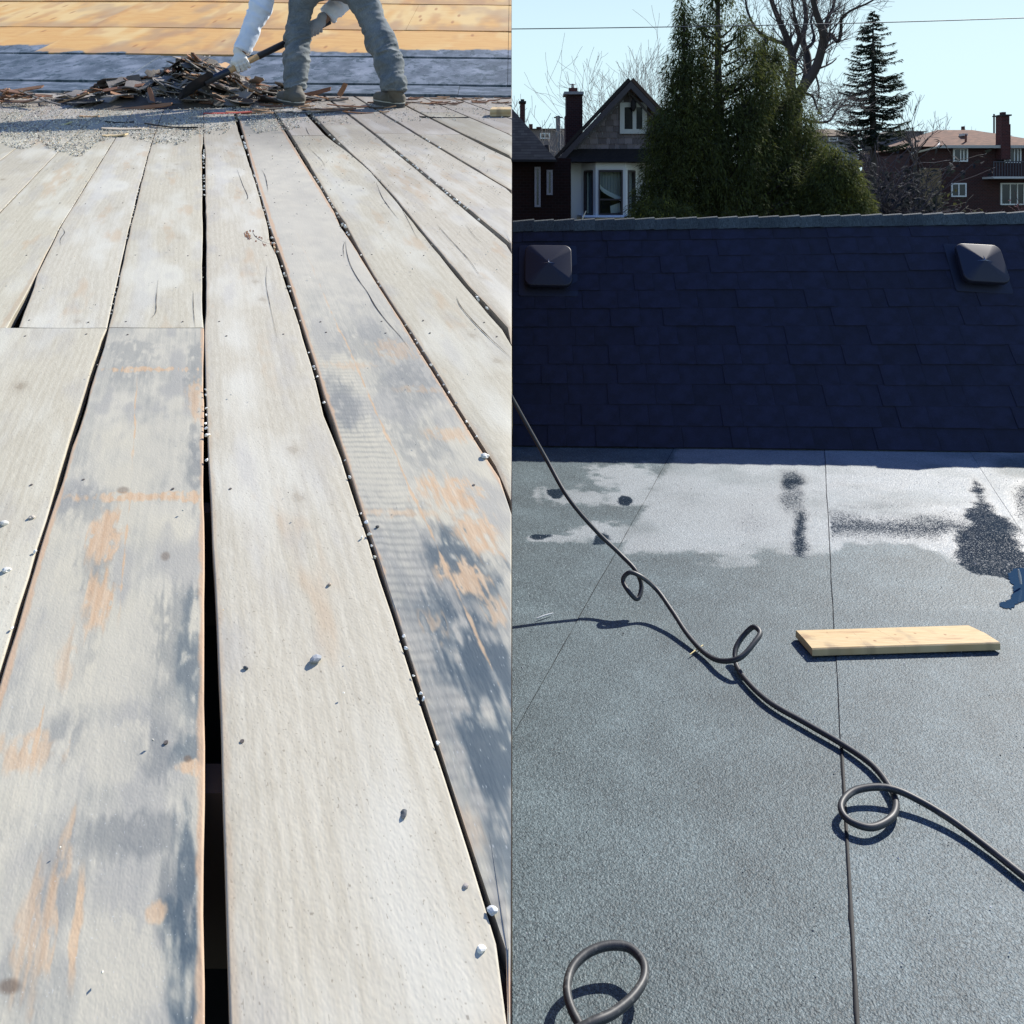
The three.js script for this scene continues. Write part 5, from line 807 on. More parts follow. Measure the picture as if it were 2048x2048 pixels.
// gabled house with the white bay
{
  const d = 28, s = F / d, X = (px) => (px - 628.4) / s, Y = (py) => (HY - py) / s, org = at(628.4, HY, d), g0 = gy(org.x, -d) - EY, h = tag(group('gabled_house', org.toArray()), 'gabled house with grey shingled gable, small attic window and white bay below', 'house');
  const bot = g0 - 0.1, ridge = Y(83), eY = Y(160), hw = 2.52, sidingM = mat({ color: rgb(0.20, 0.165, 0.155), roughness: 0.95 }), dep = 9;
  const tri = new MB(), wl = -2.3, wr = 2.3, yb = Y(150); const gab = (x) => ridge - 0.28 - Math.abs(x) * (ridge - eY) / hw;
  { const A = V(wl, bot, 0), B = V(wr, bot, 0), C = V(wr, gab(wr), 0), T = V(0, gab(0), 0), D = V(wl, gab(wl), 0); const id = [A, B, C, T, D].map((P) => tri.v(P.x, P.y, P.z, P.x, P.y)); tri.tri(id[0], id[1], id[2]); tri.tri(id[0], id[2], id[3]); tri.tri(id[0], id[3], id[4]); tri.quadP(A, D, D.clone().setZ(-dep), A.clone().setZ(-dep)); tri.quadP(B, B.clone().setZ(-dep), C.clone().setZ(-dep), C); tri.build('wall', mat({ color: rgb(0.8, 0.83, 0.83), roughness: 0.85 }), h); }
  const sid = group('gable_siding', [0, 0, 0], 0, h); seed(411);
  const sMs = [0.75, 0.9, 1, 1.12, 1.35].map((f) => mat({ color: rgb(0.20 * f, 0.17 * f, 0.17 * f), roughness: 0.95 }));
  for (let r = 0, y = yb; y < gab(0) - 0.1; r++, y += 0.21) { const lim = Math.min(2.2, (ridge - 0.28 - y - 0.19) * hw / (ridge - eY)); let x = -lim; while (x < lim - 0.02) { const w = Math.min(R(0.12, 0.3), lim - x); const q = new MB(); q.hexa([V(x + 0.006, y, 0.045), V(x + w - 0.006, y, 0.045), V(x + w - 0.006, y, 0.002), V(x + 0.006, y, 0.002), V(x + 0.006, y + 0.215, 0.018), V(x + w - 0.006, y + 0.215, 0.018), V(x + w - 0.006, y + 0.215, 0.002), V(x + 0.006, y + 0.215, 0.002)]); mesh('shingle', q.geo(), pick(sMs), sid); x += w; } }
  // roof planes with overhang and barge boards
  const roofL = new MB(), roofR2 = new MB(), ov = 0.55, sl1 = (ridge - eY) / hw, xe = 2.62, ye = ridge - xe * sl1;
  for (const [m, sg] of [[roofL, -1], [roofR2, 1]]) { const n = V(sg * sl1, 1, 0).normalize().multiplyScalar(0.12), P = (x, y, z, u) => V(x, y, z).addScaledVector(n, u); const c = [P(0, ridge, ov, 0), P(sg * xe, ye, ov, 0), P(sg * xe, ye, -dep, 0), P(0, ridge, -dep, 0)], t = [P(0, ridge + 0.02, ov, 1), P(sg * xe, ye, ov, 1), P(sg * xe, ye, -dep, 1), P(0, ridge + 0.02, -dep, 1)]; m.hexa([...c, ...t], 0.4, 0.4); }
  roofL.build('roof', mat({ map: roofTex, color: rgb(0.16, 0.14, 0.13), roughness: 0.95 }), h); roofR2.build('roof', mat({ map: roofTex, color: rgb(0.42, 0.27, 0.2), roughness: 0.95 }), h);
  const barge = mat({ color: rgb(0.07, 0.062, 0.066), roughness: 0.85 }), barge2 = mat({ color: rgb(0.15, 0.14, 0.145), roughness: 0.85 });
  for (const sg of [-1, 1]) { const q = new MB(); const f = (x, dy, z) => V(sg * x, ridge - x * sl1 + dy, z); q.hexa([f(0, -0.28, ov + 0.001), f(xe, -0.28, ov + 0.001), f(xe, -0.28, ov + 0.05), f(0, -0.28, ov + 0.05), f(0, -0.02, ov + 0.001), f(xe, -0.02, ov + 0.001), f(xe, -0.02, ov + 0.05), f(0, -0.02, ov + 0.05)]); q.build('barge_board', barge, h); const q2 = new MB(); q2.hexa([f(0.02, -0.40, 0.1), f(xe - 0.1, -0.40, 0.1), f(xe - 0.1, -0.40, 0.16), f(0.02, -0.40, 0.16), f(0.02, -0.29, 0.1), f(xe - 0.1, -0.29, 0.1), f(xe - 0.1, -0.29, 0.16), f(0.02, -0.29, 0.16)]); q2.build('trim', barge2, h); }
  { const q = new MB(); q.hexa([V(-2.35, Y(163), 0.75), V(2.35, Y(163), 0.75), V(2.35, Y(163), 0), V(-2.35, Y(163), 0), V(-2.25, Y(149), 0.12), V(2.25, Y(149), 0.12), V(2.25, Y(149), 0), V(-2.25, Y(149), 0)]); q.build('skirt_roof', mat({ map: roofTex, color: rgb(0.09, 0.075, 0.07), roughness: 1 }), h); }
  const w1 = win(h, X(633), Y(118.5), 0.05, 27 / s, 31 / s, { t: 0.16, mull: [0.54], m: mat({ color: rgb(0.62, 0.64, 0.6) }) });
  { const b = new MB().tube([V(X(632), Y(99), 0.2), V(X(632.3), Y(103), 0.24), V(X(632.5), Y(108), 0.24), V(X(632.7), Y(112), 0.2)], [0.02, 0.1, 0.1, 0.02], 10); b.build('gable_ornament', darkM, h); }
  // bay: three facets with windows
  const bay = group('bay', [0, 0, 0], 0, h), bw = mat({ color: rgb(0.82, 0.86, 0.86), roughness: 0.75 }), yT = Y(163.5), yB = bot;
  const plan = [[X(581.5), 0.02], [X(594), 0.55], [X(623.5), 0.55], [X(637), 0.02]];
  const sill = Y(214.8), head = Y(171);
  for (let k = 0; k < 3; k++) {
    const A = V(plan[k][0], 0, plan[k][1]), B = V(plan[k + 1][0], 0, plan[k + 1][1]), L = A.distanceTo(B), f = group('bay_side', [0, 0, 0], 0, bay); f.position.copy(A.clone().lerp(B, 0.5)); f.rotation.y = -Math.atan2(B.z - A.z, B.x - A.x);
    const ww = k === 1 ? 0.83 : L - 0.24, q = new MB(); q.box(-L / 2, yB, -0.12, L / 2, sill - 0.02, 0); q.box(-L / 2, head + 0.02, -0.12, L / 2, yT, 0); q.box(-L / 2, sill - 0.02, -0.12, -ww / 2, head + 0.02, 0); q.box(ww / 2, sill - 0.02, -0.12, L / 2, head + 0.02, 0); mesh('wall', q.geo(), bw, f);
    const wh = head - sill, cy = (head + sill) / 2, b = new MB(), t = 0.05; b.box(-ww / 2, cy - wh / 2, -0.1, -ww / 2 + t, cy + wh / 2, 0.02); b.box(ww / 2 - t, cy - wh / 2, -0.1, ww / 2, cy + wh / 2, 0.02); b.box(-ww / 2 + t, cy + wh / 2 - t, -0.1, ww / 2 - t, cy + wh / 2, 0.02); b.box(-ww / 2 + t, cy - wh / 2, -0.1, ww / 2 - t, cy - wh / 2 + t, 0.02); if (k === 1) b.box(-ww / 2 + t, sill + wh * 0.33, -0.09, ww / 2 - t, sill + wh * 0.33 + 0.05, 0.015);
    mesh('window', b.geo(), mat({ color: rgb(0.07, 0.06, 0.065), roughness: 0.6 }), f);
    mesh('pane', box(-ww / 2 + t * 0.5, cy - wh / 2 + 0.02, -0.06, ww / 2 - t * 0.5, cy + wh / 2 - 0.02, -0.052), phys({ transmission: 1, roughness: 0.02, thickness: 0, color: rgb(0.9, 0.95, 0.95) }), f);
    const cur = new MB(), n = 22; let pv = null; for (let j = 0; j <= n; j++) { const x = lerp(-ww / 2 + 0.05, ww / 2 - 0.05, j / n), low = k === 1 ? lerp(sill + wh * 0.62, sill + wh * 0.36, Math.pow(j / n, 0.6)) : sill + 0.06, z = -0.17 + 0.02 * Math.sin(j * 2.2), i = [cur.v(x, low, z), cur.v(x, head - 0.05, z)]; if (pv) cur.quad(pv[0], i[0], i[1], pv[1]); pv = i; }
    mesh('curtain', cur.geo(), mat({ color: k === 1 ? rgb(0.36, 0.37, 0.36) : rgb(0.2, 0.23, 0.27), roughness: 1 }), f);
    if (k === 1) { const sw = new MB(); let p2 = null; for (let j = 0; j <= 16; j++) { const q2 = j / 16, x = lerp(-ww / 2 + 0.06, ww / 2 - 0.05, q2), y = lerp(sill + wh * 0.66, sill + wh * 0.37, Math.pow(q2, 0.62)), i = [sw.v(x, y - 0.09, -0.14), sw.v(x, y + 0.02, -0.125), sw.v(x, y + 0.06, -0.15)]; if (p2) { sw.quad(p2[0], i[0], i[1], p2[1]); sw.quad(p2[1], i[1], i[2], p2[2]); } p2 = i; } mesh('curtain_swag', sw.geo(), mat({ color: rgb(0.8, 0.8, 0.76), roughness: 1 }), f); const lo = new MB(); lo.quadP(V(0.02, sill + 0.06, -0.15), V(ww / 2 - 0.06, sill + 0.08, -0.15), V(ww / 2 - 0.08, sill + wh * 0.28, -0.14), V(0.0, sill + wh * 0.2, -0.14)); mesh('cushion', lo.geo(), mat({ color: rgb(0.7, 0.7, 0.66), roughness: 1 }), f); }
    const rm = new MB(); rm.quadP(V(-ww / 2, sill, -0.4), V(ww / 2, sill, -0.4), V(ww / 2, head, -0.4), V(-ww / 2, head, -0.4)); mesh('room', rm.geo(), darkM, f);
  }
  { const q = new MB(); q.hexa([V(X(580), Y(217), 0.85), V(X(627), Y(217), 0.85), V(X(630), Y(217), 0.02), V(X(577), Y(217), 0.02), V(X(580), Y(215), 0.72), V(X(627), Y(215), 0.72), V(X(630), Y(215), 0.02), V(X(577), Y(215), 0.02)]); mesh('bay_sill', q.geo(), bw, bay); }
  // chimney on its left side
  const ch = tag(group('brick_chimney', at(573.5, HY, 29.5).toArray()), 'tall dark brick chimney with metal flue beside the gabled house', 'chimney'), s2 = F / 29.5, y2 = (py) => (HY - py) / s2, x2 = (px) => (px - 573.5) / s2;
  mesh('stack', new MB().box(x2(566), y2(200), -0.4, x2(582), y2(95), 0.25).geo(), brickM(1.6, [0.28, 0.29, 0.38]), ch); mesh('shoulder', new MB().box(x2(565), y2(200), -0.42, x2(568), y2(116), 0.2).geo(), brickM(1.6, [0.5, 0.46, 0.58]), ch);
  mesh('chimney_cap', new MB().box(x2(563.6), y2(95.5), -0.5, x2(583), y2(92.8), 0.35).geo(), mat({ color: rgb(0.3, 0.3, 0.31) }), ch); mesh('flue', new MB().box(x2(569), y2(93), -0.2, x2(577.5), y2(88), 0.05).geo(), brickM(1.6, [0.6, 0.5, 0.55]), ch);
  mesh('flue_pipe', new MB().tube([V(x2(572.8), y2(88), -0.08), V(x2(572.8), y2(84.4), -0.08)], 0.06, 10).geo(), mat({ color: rgb(0.5, 0.5, 0.5), metalness: 0.8, roughness: 0.4 }), ch); mesh('flue_hood', new MB().tube([V(x2(572.8), y2(84.2), -0.08), V(x2(572.8), y2(83.4), -0.08)], [0.12, 0.03], 10).geo(), mat({ color: rgb(0.6, 0.6, 0.6), metalness: 0.8, roughness: 0.4 }), ch);
}
// brick house with the grey hip roof, far left of the right half
{
  const d = 24, s = F / d, org = at(512, HY, d), h = tag(group('brick_house', org.toArray()), 'dark red brick house with grey hip roof left of the gabled house', 'house'), Y = (py) => (HY - py) / s, X = (px) => (px - 512) / s, bot = gy(0, -d) - EY - 0.1;
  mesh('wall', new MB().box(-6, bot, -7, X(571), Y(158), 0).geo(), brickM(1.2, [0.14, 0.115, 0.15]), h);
  mesh('roof', hip(-6.4, X(556), 0.35, -7.3, Y(160.5), 5.6, -2.4, -2.0, 0.45), mat({ map: rep(roofTex, 1.2, 1.2), color: rgb(0.34, 0.34, 0.33), roughness: 0.95 }), h);
  mesh('gutter', new MB().box(-6.4, Y(162.5), 0.3, X(556.5), Y(160.2), 0.42).geo(), darkM, h);
  const wm = mat({ color: rgb(0.36, 0.36, 0.42), roughness: 0.8 });
  for (const [x, y0, y1] of [[541, 167, 207], [553, 170, 195]]) win(h, X(x - 3.5), (Y(y0) + Y(y1)) / 2, 0.03, 6 / s, (y1 - y0) / s, { t: 0.06, m: wm });
  mesh('roof_pipe', new MB().tube([V(X(549), Y(154), -0.9), V(X(547.6), Y(143), -0.9)], 0.09, 8).geo(), darkM, h);
  const c = tag(group('small_chimney', at(522.5, HY, 34).toArray()), 'small slim brick chimney behind the grey hip roof at the left', 'chimney'), s3 = F / 34; mesh('stack', new MB().box(-2.6 / s3, 2, -0.3, 2.6 / s3, (HY - 103) / s3, 0.1).geo(), brickM(1.5, [0.5, 0.42, 0.5]), c); mesh('chimney_cap', new MB().box(-3.6 / s3, (HY - 103) / s3, -0.4, 3.6 / s3, (HY - 101.5) / s3, 0.2).geo(), darkM, c); mesh('flue', new MB().tube([V(0, (HY - 101.5) / s3, -0.1), V(0, (HY - 99) / s3, -0.1)], 0.08, 8).geo(), darkM, c);
}
// big brown brick house at the right
{
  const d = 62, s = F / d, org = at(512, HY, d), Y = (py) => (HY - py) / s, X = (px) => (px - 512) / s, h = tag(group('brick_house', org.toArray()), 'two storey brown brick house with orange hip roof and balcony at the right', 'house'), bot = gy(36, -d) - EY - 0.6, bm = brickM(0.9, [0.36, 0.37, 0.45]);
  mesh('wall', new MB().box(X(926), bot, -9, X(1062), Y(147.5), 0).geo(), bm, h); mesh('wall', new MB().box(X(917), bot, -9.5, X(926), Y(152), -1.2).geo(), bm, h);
  mesh('roof', hip(X(914), X(1072), 0.55, -9.6, Y(147), Y(124.5), X(968), X(1006), 0.3), mat({ map: roofTex, color: rgb(0.78, 0.4, 0.26), roughness: 0.95 }), h);
  mesh('gutter', new MB().box(X(934), Y(148.6), 0.5, X(1072), Y(145.8), 0.66).geo(), mat({ color: rgb(0.42, 0.42, 0.4) }), h); mesh('eave_edge', new MB().tube([V(X(914), Y(153.5), -0.6), V(X(934), Y(147.4), 0.55), V(X(952), Y(139), -1.6)], 0.09, 6).geo(), mat({ color: rgb(0.6, 0.58, 0.54) }), h);
  win(h, X(960), Y(155), 0.04, 14.6 / s, 13.6 / s, { t: 0.1, mull: [0.5, 0.72] }); win(h, X(958.3), Y(190), 0.04, 15.2 / s, 13.8 / s, { t: 0.1, mull: [0.5] }); win(h, X(1012), Y(155.5), 0.04, 17 / s, 15 / s, { t: 0.09, mull: [0.35, 0.6, 0.8] }); win(h, X(1012), Y(194), 0.04, 24 / s, 22 / s, { t: 0.1, mull: [0.4, 0.7] });
  mesh('door', new MB().box(X(997.5), Y(163), 0.0, X(1003.5), Y(149.6), 0.03).geo(), mat({ color: rgb(0.02, 0.02, 0.022) }), h);
  mesh('roof_pipe', new MB().tube([V(X(971.5), Y(143), -0.8), V(X(971.8), Y(133.5), -0.8)], 0.08, 8).geo(), mat({ color: rgb(0.12, 0.05, 0.04) }), h); mesh('roof_vent', new MB().box(X(977.5), Y(133.6), -2.6, X(982.5), Y(131.2), -2.0).geo(), mat({ color: rgb(0.5, 0.5, 0.5) }), h);
  const ch = group('chimney', [0, 0, 0], 0, h); mesh('stack', new MB().box(X(995.5), Y(160), 0.02, X(1003.5), Y(117), 0.75).geo(), brickM(0.9, [0.5, 0.4, 0.5]), ch); mesh('stack', new MB().box(X(1003.5), Y(160), 0.02, X(1005), Y(125), 0.7).geo(), brickM(0.9, [0.5, 0.4, 0.5]), ch); mesh('chimney_cap', new MB().box(X(994.6), Y(117), -0.05, X(1005), Y(115.6), 0.85).geo(), darkM, ch); mesh('flue', new MB().box(X(998), Y(115.6), 0.2, X(1001.6), Y(112.8), 0.55).geo(), brickM(0.9, [0.5, 0.4, 0.5]), ch);
  const bal = group('balcony', [0, 0, 0], 0, h), rm = mat({ color: rgb(0.06, 0.06, 0.075) }); mesh('slab', new MB().box(X(982), Y(179.2), 0.02, X(1062), Y(177.2), 1.5).geo(), mat({ color: rgb(0.5, 0.51, 0.52) }), bal); mesh('rail', new MB().box(X(982), Y(163.2), 1.42, X(1062), Y(162.2), 1.5).geo(), rm, bal);
  for (let k = 0; k < 30; k++) mesh('baluster', new MB().box(X(982 + k * 2.7), Y(177.2), 1.44, X(982.9 + k * 2.7), Y(163.2), 1.48).geo(), rm, bal);
  tag(mesh('shed', new MB().box(X(919), bot, 0.02, X(938), Y(168.5), 0.5).geo(), mat({ map: rep(dirtTex, 0.5, 0.5), color: rgb(0.75, 0.58, 0.36) })).translateX(org.x).translateY(org.y).translateZ(org.z), 'tan outbuilding wall half hidden by shrubs left of the brick house', 'shed');
  tag(mesh('timber_beam', new MB().box((940 - 512) / F * 40, -0.62, -0.1, (976 - 512) / F * 40, -0.47, 0.1).geo(), mat({ color: rgb(0.55, 0.57, 0.56) })).translateY(EY).translateZ(-40), 'pale horizontal beam just above the ridge in front of the brick house', 'beam');
  tag(new MB().box((940 - 512) / F * 40, -4, -1.6, (980 - 512) / F * 40, -0.7, -0.2).build('garden_shed', darkM).translateY(EY).translateZ(-40), 'low dark garden structure under the pale beam', 'shed');
}
// smaller far houses
function farHouse(px0, px1, pyE, pyT, d, rx0, rx1, wallC, roofC, label, o = {}) {
  const s = F / d, org = at((px0 + px1) / 2, HY, d), cx = (px0 + px1) / 2, X = (px) => (px - cx) / s, Y = (py) => (HY - py) / s, h = tag(group('far_house', org.toArray()), label, 'house'), bot = gy(org.x, -d) - EY - 0.3, dep = o.dep || 8;
  mesh('wall', new MB().box(X(px0), bot, -dep, X(px1), Y(pyE), 0).geo(), mat({ color: rgb(...wallC), roughness: 0.9 }), h);
  mesh('roof', hip(X(px0) - 0.35, X(px1) + 0.35, 0.35, -dep - 0.35, Y(pyE) + 0.004, Y(pyT), X(rx0), X(rx1), 0.3), mat({ map: roofTex, color: rgb(...roofC), roughness: 0.95 }), h);
  for (const w of o.wins || []) win(h, X(w[0]), Y(w[1]), 0.03, w[2] / s, w[3] / s, { t: o.t || 0.1, mull: w[4] || [] });
  for (const c of o.chim || []) mesh('chimney', new MB().box(X(c[0]), Y(c[2]), -dep / 2 - 0.3, X(c[1]), Y(c[3]), -dep / 2 + 0.3).geo(), brickM(1, [0.5, 0.4, 0.45]), h);
  return h;
}
farHouse(804, 850, 142, 139, 66, 818, 838, [0.26, 0.29, 0.36], [0.5, 0.5, 0.48], 'blue grey house with a flat eave seen between the cedar and the spruce', { wins: [[829.5, 154, 14, 12, [0.5]], [808, 154, 7, 10]] });
farHouse(822, 858, 136, 125.5, 84, 832, 848, [0.22, 0.2, 0.22], [0.62, 0.46, 0.3], 'tan roofed house behind the blue grey house', { wins: [[833, 139.5, 9, 4, []]], chim: [[818, 823, 140, 131]] });
farHouse(897, 924, 131.5, 127, 80, 906, 914, [0.10, 0.10, 0.13], [0.36, 0.38, 0.34], 'dark house with shallow grey roof right of the spruce', { wins: [[919, 140, 3, 6, []]] });
farHouse(930, 960, 144, 130.5, 92, 943, 945, [0.12, 0.12, 0.13], [0.13, 0.19, 0.15], 'far house with a green pyramid roof left of the brick house', { chim: [[937.5, 939.5, 138, 129.5]] });
farHouse(972, 1008, 136, 126.6, 90, 984, 990, [0.2, 0.2, 0.2], [0.3, 0.28, 0.25], 'far gable roof peeping over the orange hip roof', {});
farHouse(525, 572, 129, 124, 60, 540, 560, [0.2, 0.17, 0.17], [0.34, 0.26, 0.2], 'low brown house between the hip roof and the tall chimney', { wins: [[545, 136, 10, 6, [0.5]]], chim: [[530, 534, 130, 119], [538, 543, 130, 122]] });
{ const p = tag(group('utility_pole', at(994, HY, 100).toArray()), 'thin utility pole left of the chimney of the brick house', 'pole'), s = F / 100; mesh('post', new MB().tube([V(0, -2, 0), V(0, (HY - 114) / s, 0)], 0.1, 8).geo(), darkM, p); mesh('crossarm', new MB().box(-0.2, (HY - 117) / s, -0.05, 0.8, (HY - 116) / s, 0.05).geo(), darkM, p); }
{ const p = tag(group('utility_pole', at(559.5, HY, 50).toArray()), 'leaning grey utility post left of the tall brick chimney', 'pole'), s = F / 50; mesh('post', new MB().tube([V(0.1, -2, 0), V(-0.1, (HY - 116) / s, 0)], 0.14, 8).geo(), mat({ color: rgb(0.16, 0.16, 0.17) }), p); mesh('crossarm', new MB().box(-0.35, (HY - 118) / s, -0.08, 0.2, (HY - 117) / s, 0.08).geo(), darkM, p); }
tag(new MB().box(-0.1, -3, -0.2, 0.1, 8.6, 0.2).build('far_chimney', brickM(1, [0.5, 0.3, 0.32])).translateX((963 - 512) / F * 88).translateY(EY).translateZ(-88), 'small far brick chimney above the left end of the orange roof', 'chimney');
{ const w = curve([[150, 30.5], [330, 30.4], [512, 29], [640, 27.4], [768, 25.2], [900, 22], [1024, 18], [1150, 13.4]].map(([x, y]) => at(x, y, 15)), 60); tag(new MB().tube(w, 0.0095, 5).build('overhead_wire', mat({ color: rgb(0.05, 0.07, 0.09), roughness: 0.6 })), 'single overhead wire crossing the sky from edge to edge', 'wire'); }

// ---------------------------------------------------------------- trees
const barkM = mat({ color: rgb(0.052, 0.045, 0.045), roughness: 0.95 }), twigM = mat({ color: rgb(0.10, 0.085, 0.085), roughness: 0.95 }), paleTwigM = mat({ color: rgb(0.22, 0.2, 0.19), roughness: 0.95 });
function branch(b, tips, P, dir, len, r, depth, o) {
  const n = 4, pts = [P.clone()], rr = [r]; let q = P.clone(), v = dir.clone();
  for (let k = 1; k <= n; k++) { v.add(V(R(-1, 1), R(-1, 1) + (o.up || 0), R(-1, 1)).multiplyScalar(o.wob)).normalize(); q = q.clone().addScaledVector(v, len / n); pts.push(q); rr.push(Math.max(o.min, r * (1 - 0.55 * k / n))); }
  b.tube(pts, rr, depth > 2 ? 5 : 3);
  if (depth <= 0) { tips.push(q); return; }
  const kids = o.kids + (rnd() < 0.5 ? 1 : 0);
  for (let k = 0; k < kids; k++) { const t = R(0.3, 1), i = Math.min(n, Math.max(1, Math.round(t * n))), c = v.clone().add(V(R(-1, 1), R(-0.7, 1) + (o.up || 0), R(-1, 1)).multiplyScalar(o.spread)).normalize(); branch(b, tips, pts[i], c, len * R(0.55, 0.85), Math.max(o.min, rr[i] * R(0.5, 0.72)), depth - 1, o); }
}
// the tall bare tree: limbs measured on the photograph, twigs grown from them
{
  seed(515); const d = 36, base = at(794, HY, d); base.y = gy(base.x, -d); const t = tag(group('bare_tree', base.toArray()), 'tall leafless tree with many upright limbs behind the cedar', 'tree'), rel = (x, y, dz = 0) => at(x, y, d + dz).sub(base), b = new MB(), tw = new MB(), tips = [];
  new MB().tube([V(0, -0.2, 0), rel(793, 200), rel(793, 130), rel(794, 104)], [0.5, 0.42, 0.38, 0.36], 10).build('trunk', barkM, t);
  const limbs = [[[[794, 104], [803, 88], [815, 70], [822, 48], [823, 33], [816, 12], [812, -8], [808, -40]], 0.26], [[[794, 104], [791, 84], [793, 62], [789, 44], [780, 22], [772, 2], [764, -30]], 0.24], [[[797, 98], [806, 78], [808, 58], [803, 40], [806, 18], [803, -8], [806, -40]], 0.2], [[[818, 60], [826, 44], [830, 34], [838, 42], [841, 30], [842, 18], [852, 10], [866, 4], [880, -4]], 0.11], [[[792, 70], [787, 46], [770, 39], [757, 30], [748, 12], [744, -10]], 0.11], [[[822, 40], [826, 24], [834, 4], [838, -20]], 0.11], [[[801, 92], [812, 96], [817, 108], [822, 116]], 0.07], [[[796, 92], [789, 86], [783, 70], [776, 56], [770, 62]], 0.08], [[[805, 50], [814, 40], [811, 20], [818, 2]], 0.09], [[[793, 56], [799, 38], [795, 18], [790, -10]], 0.12], [[[815, 72], [819, 90], [817, 104]], 0.05], [[[800, 118], [815, 122], [829, 121], [836, 111], [846, 104]], 0.08]];
  limbs.forEach(([L, r], k) => { const pts = curve(L.map(([x, y], j) => rel(x, y, (k % 3 - 1) * 0.35 * j)), 28), rr = pts.map((_, j) => r * lerp(1, 0.3, j / 28)); b.tube(pts, rr, 7); for (let j = 6; j <= 28; j += 2) for (let q = 0; q < 2; q++) { const T = pts[Math.min(28, j + 1)].clone().sub(pts[j - 1]).normalize(); branch(tw, tips, pts[j], T.add(V(R(-1, 1), R(-0.5, 0.9), R(-1, 1))).normalize(), R(0.7, 1.5), Math.max(0.012, rr[j] * 0.3), 2, { wob: 0.22, spread: 0.9, kids: 2, min: 0.007, up: 0.15 }); } });
  b.build('limbs', barkM, t); tw.build('twigs', twigM, t);
}
function bareTree(name, px, pyTop, d, label, o) {
  seed(o.seed); const base = at(px, HY, d); base.y = gy(base.x, -d); const H = at(px, pyTop, d).y - base.y, t = tag(group(name, base.toArray()), label, 'tree'), b = new MB(), tips = [];
  const th = H * (o.trunk || 0.4); new MB().tube([V(0, -0.1, 0), V(R(-0.1, 0.1), th * 0.5, 0), V(R(-0.1, 0.1), th, 0)], [o.r, o.r * 0.8, o.r * 0.6], 7).build('trunk', o.m || barkM, t);
  for (let k = 0; k < (o.n || 7); k++) { const a = R(0, 6.28); branch(b, tips, V(0, th * R(0.75, 1), 0), V(Math.cos(a) * o.sp, R(0.6, 1.3), Math.sin(a) * o.sp).normalize(), (H - th) * R(0.4, 0.62), o.r * 0.45, o.depth || 3, { wob: 0.2, spread: 0.8, kids: 2, min: o.min || 0.012, up: 0.2 }); }
  b.build('branches', o.m2 || o.m || twigM, t); return t;
}
bareTree('bare_tree', 914.5, 99, 52, 'small slender bare tree between the spruce and the brick house', { seed: 5, r: 0.16, sp: 0.75, trunk: 0.62, n: 7, depth: 3, m2: twigM });
bareTree('bare_tree', 640, 52, 44, 'thin pale bare tree behind the gable at the left of the cedar', { seed: 8, r: 0.12, sp: 0.9, trunk: 0.3, n: 22, depth: 4, m: paleTwigM, min: 0.008 });
bareTree('bare_tree', 536, 92, 46, 'thin drooping bare tree behind the grey hip roof', { seed: 12, r: 0.1, sp: 1.1, trunk: 0.45, n: 10, depth: 3, m: paleTwigM, min: 0.011 });
bareTree('bare_tree', 937, 118, 70, 'fine hazy bare tree in front of the green pyramid roof', { seed: 15, r: 0.1, sp: 0.9, trunk: 0.5, n: 16, depth: 3, m: paleTwigM, min: 0.012 });

// evergreen sprays: small bent leaf shapes through the volume of the crown
function spray(b, P, dir, L, w, col) {
  b.col = col; const s = V(dir.z, 0, -dir.x); if (s.lengthSq() < 1e-4) s.set(1, 0, 0); s.normalize().multiplyScalar(w); const tw = V(R(-1, 1), R(-1, 1), R(-1, 1)).multiplyScalar(w * 0.8); s.add(tw);
  const M = P.clone().addScaledVector(dir, L * 0.5).add(V(0, L * 0.06, 0)), E = P.clone().addScaledVector(dir, L).add(V(0, -L * 0.12, 0));
  const a = b.v(P.x, P.y, P.z), m1 = b.v(M.x + s.x, M.y + s.y, M.z + s.z), m2 = b.v(M.x - s.x, M.y - s.y, M.z - s.z), e = b.v(E.x, E.y, E.z); b.tri(a, m1, m2); b.tri(m1, e, m2);
}
const leafM = phys({ vertexColors: true, color: rgb(1, 1, 1), roughness: 1, specularIntensity: 0.25, transmission: 0.35, thickness: 0 });
const cedarCol = (g) => { const f = R(0.6, 1.25), y = g * R(0, 1); return [(0.076 + 0.12 * y) * f, (0.096 + 0.11 * y) * f, (0.030 + 0.010 * y) * f]; };
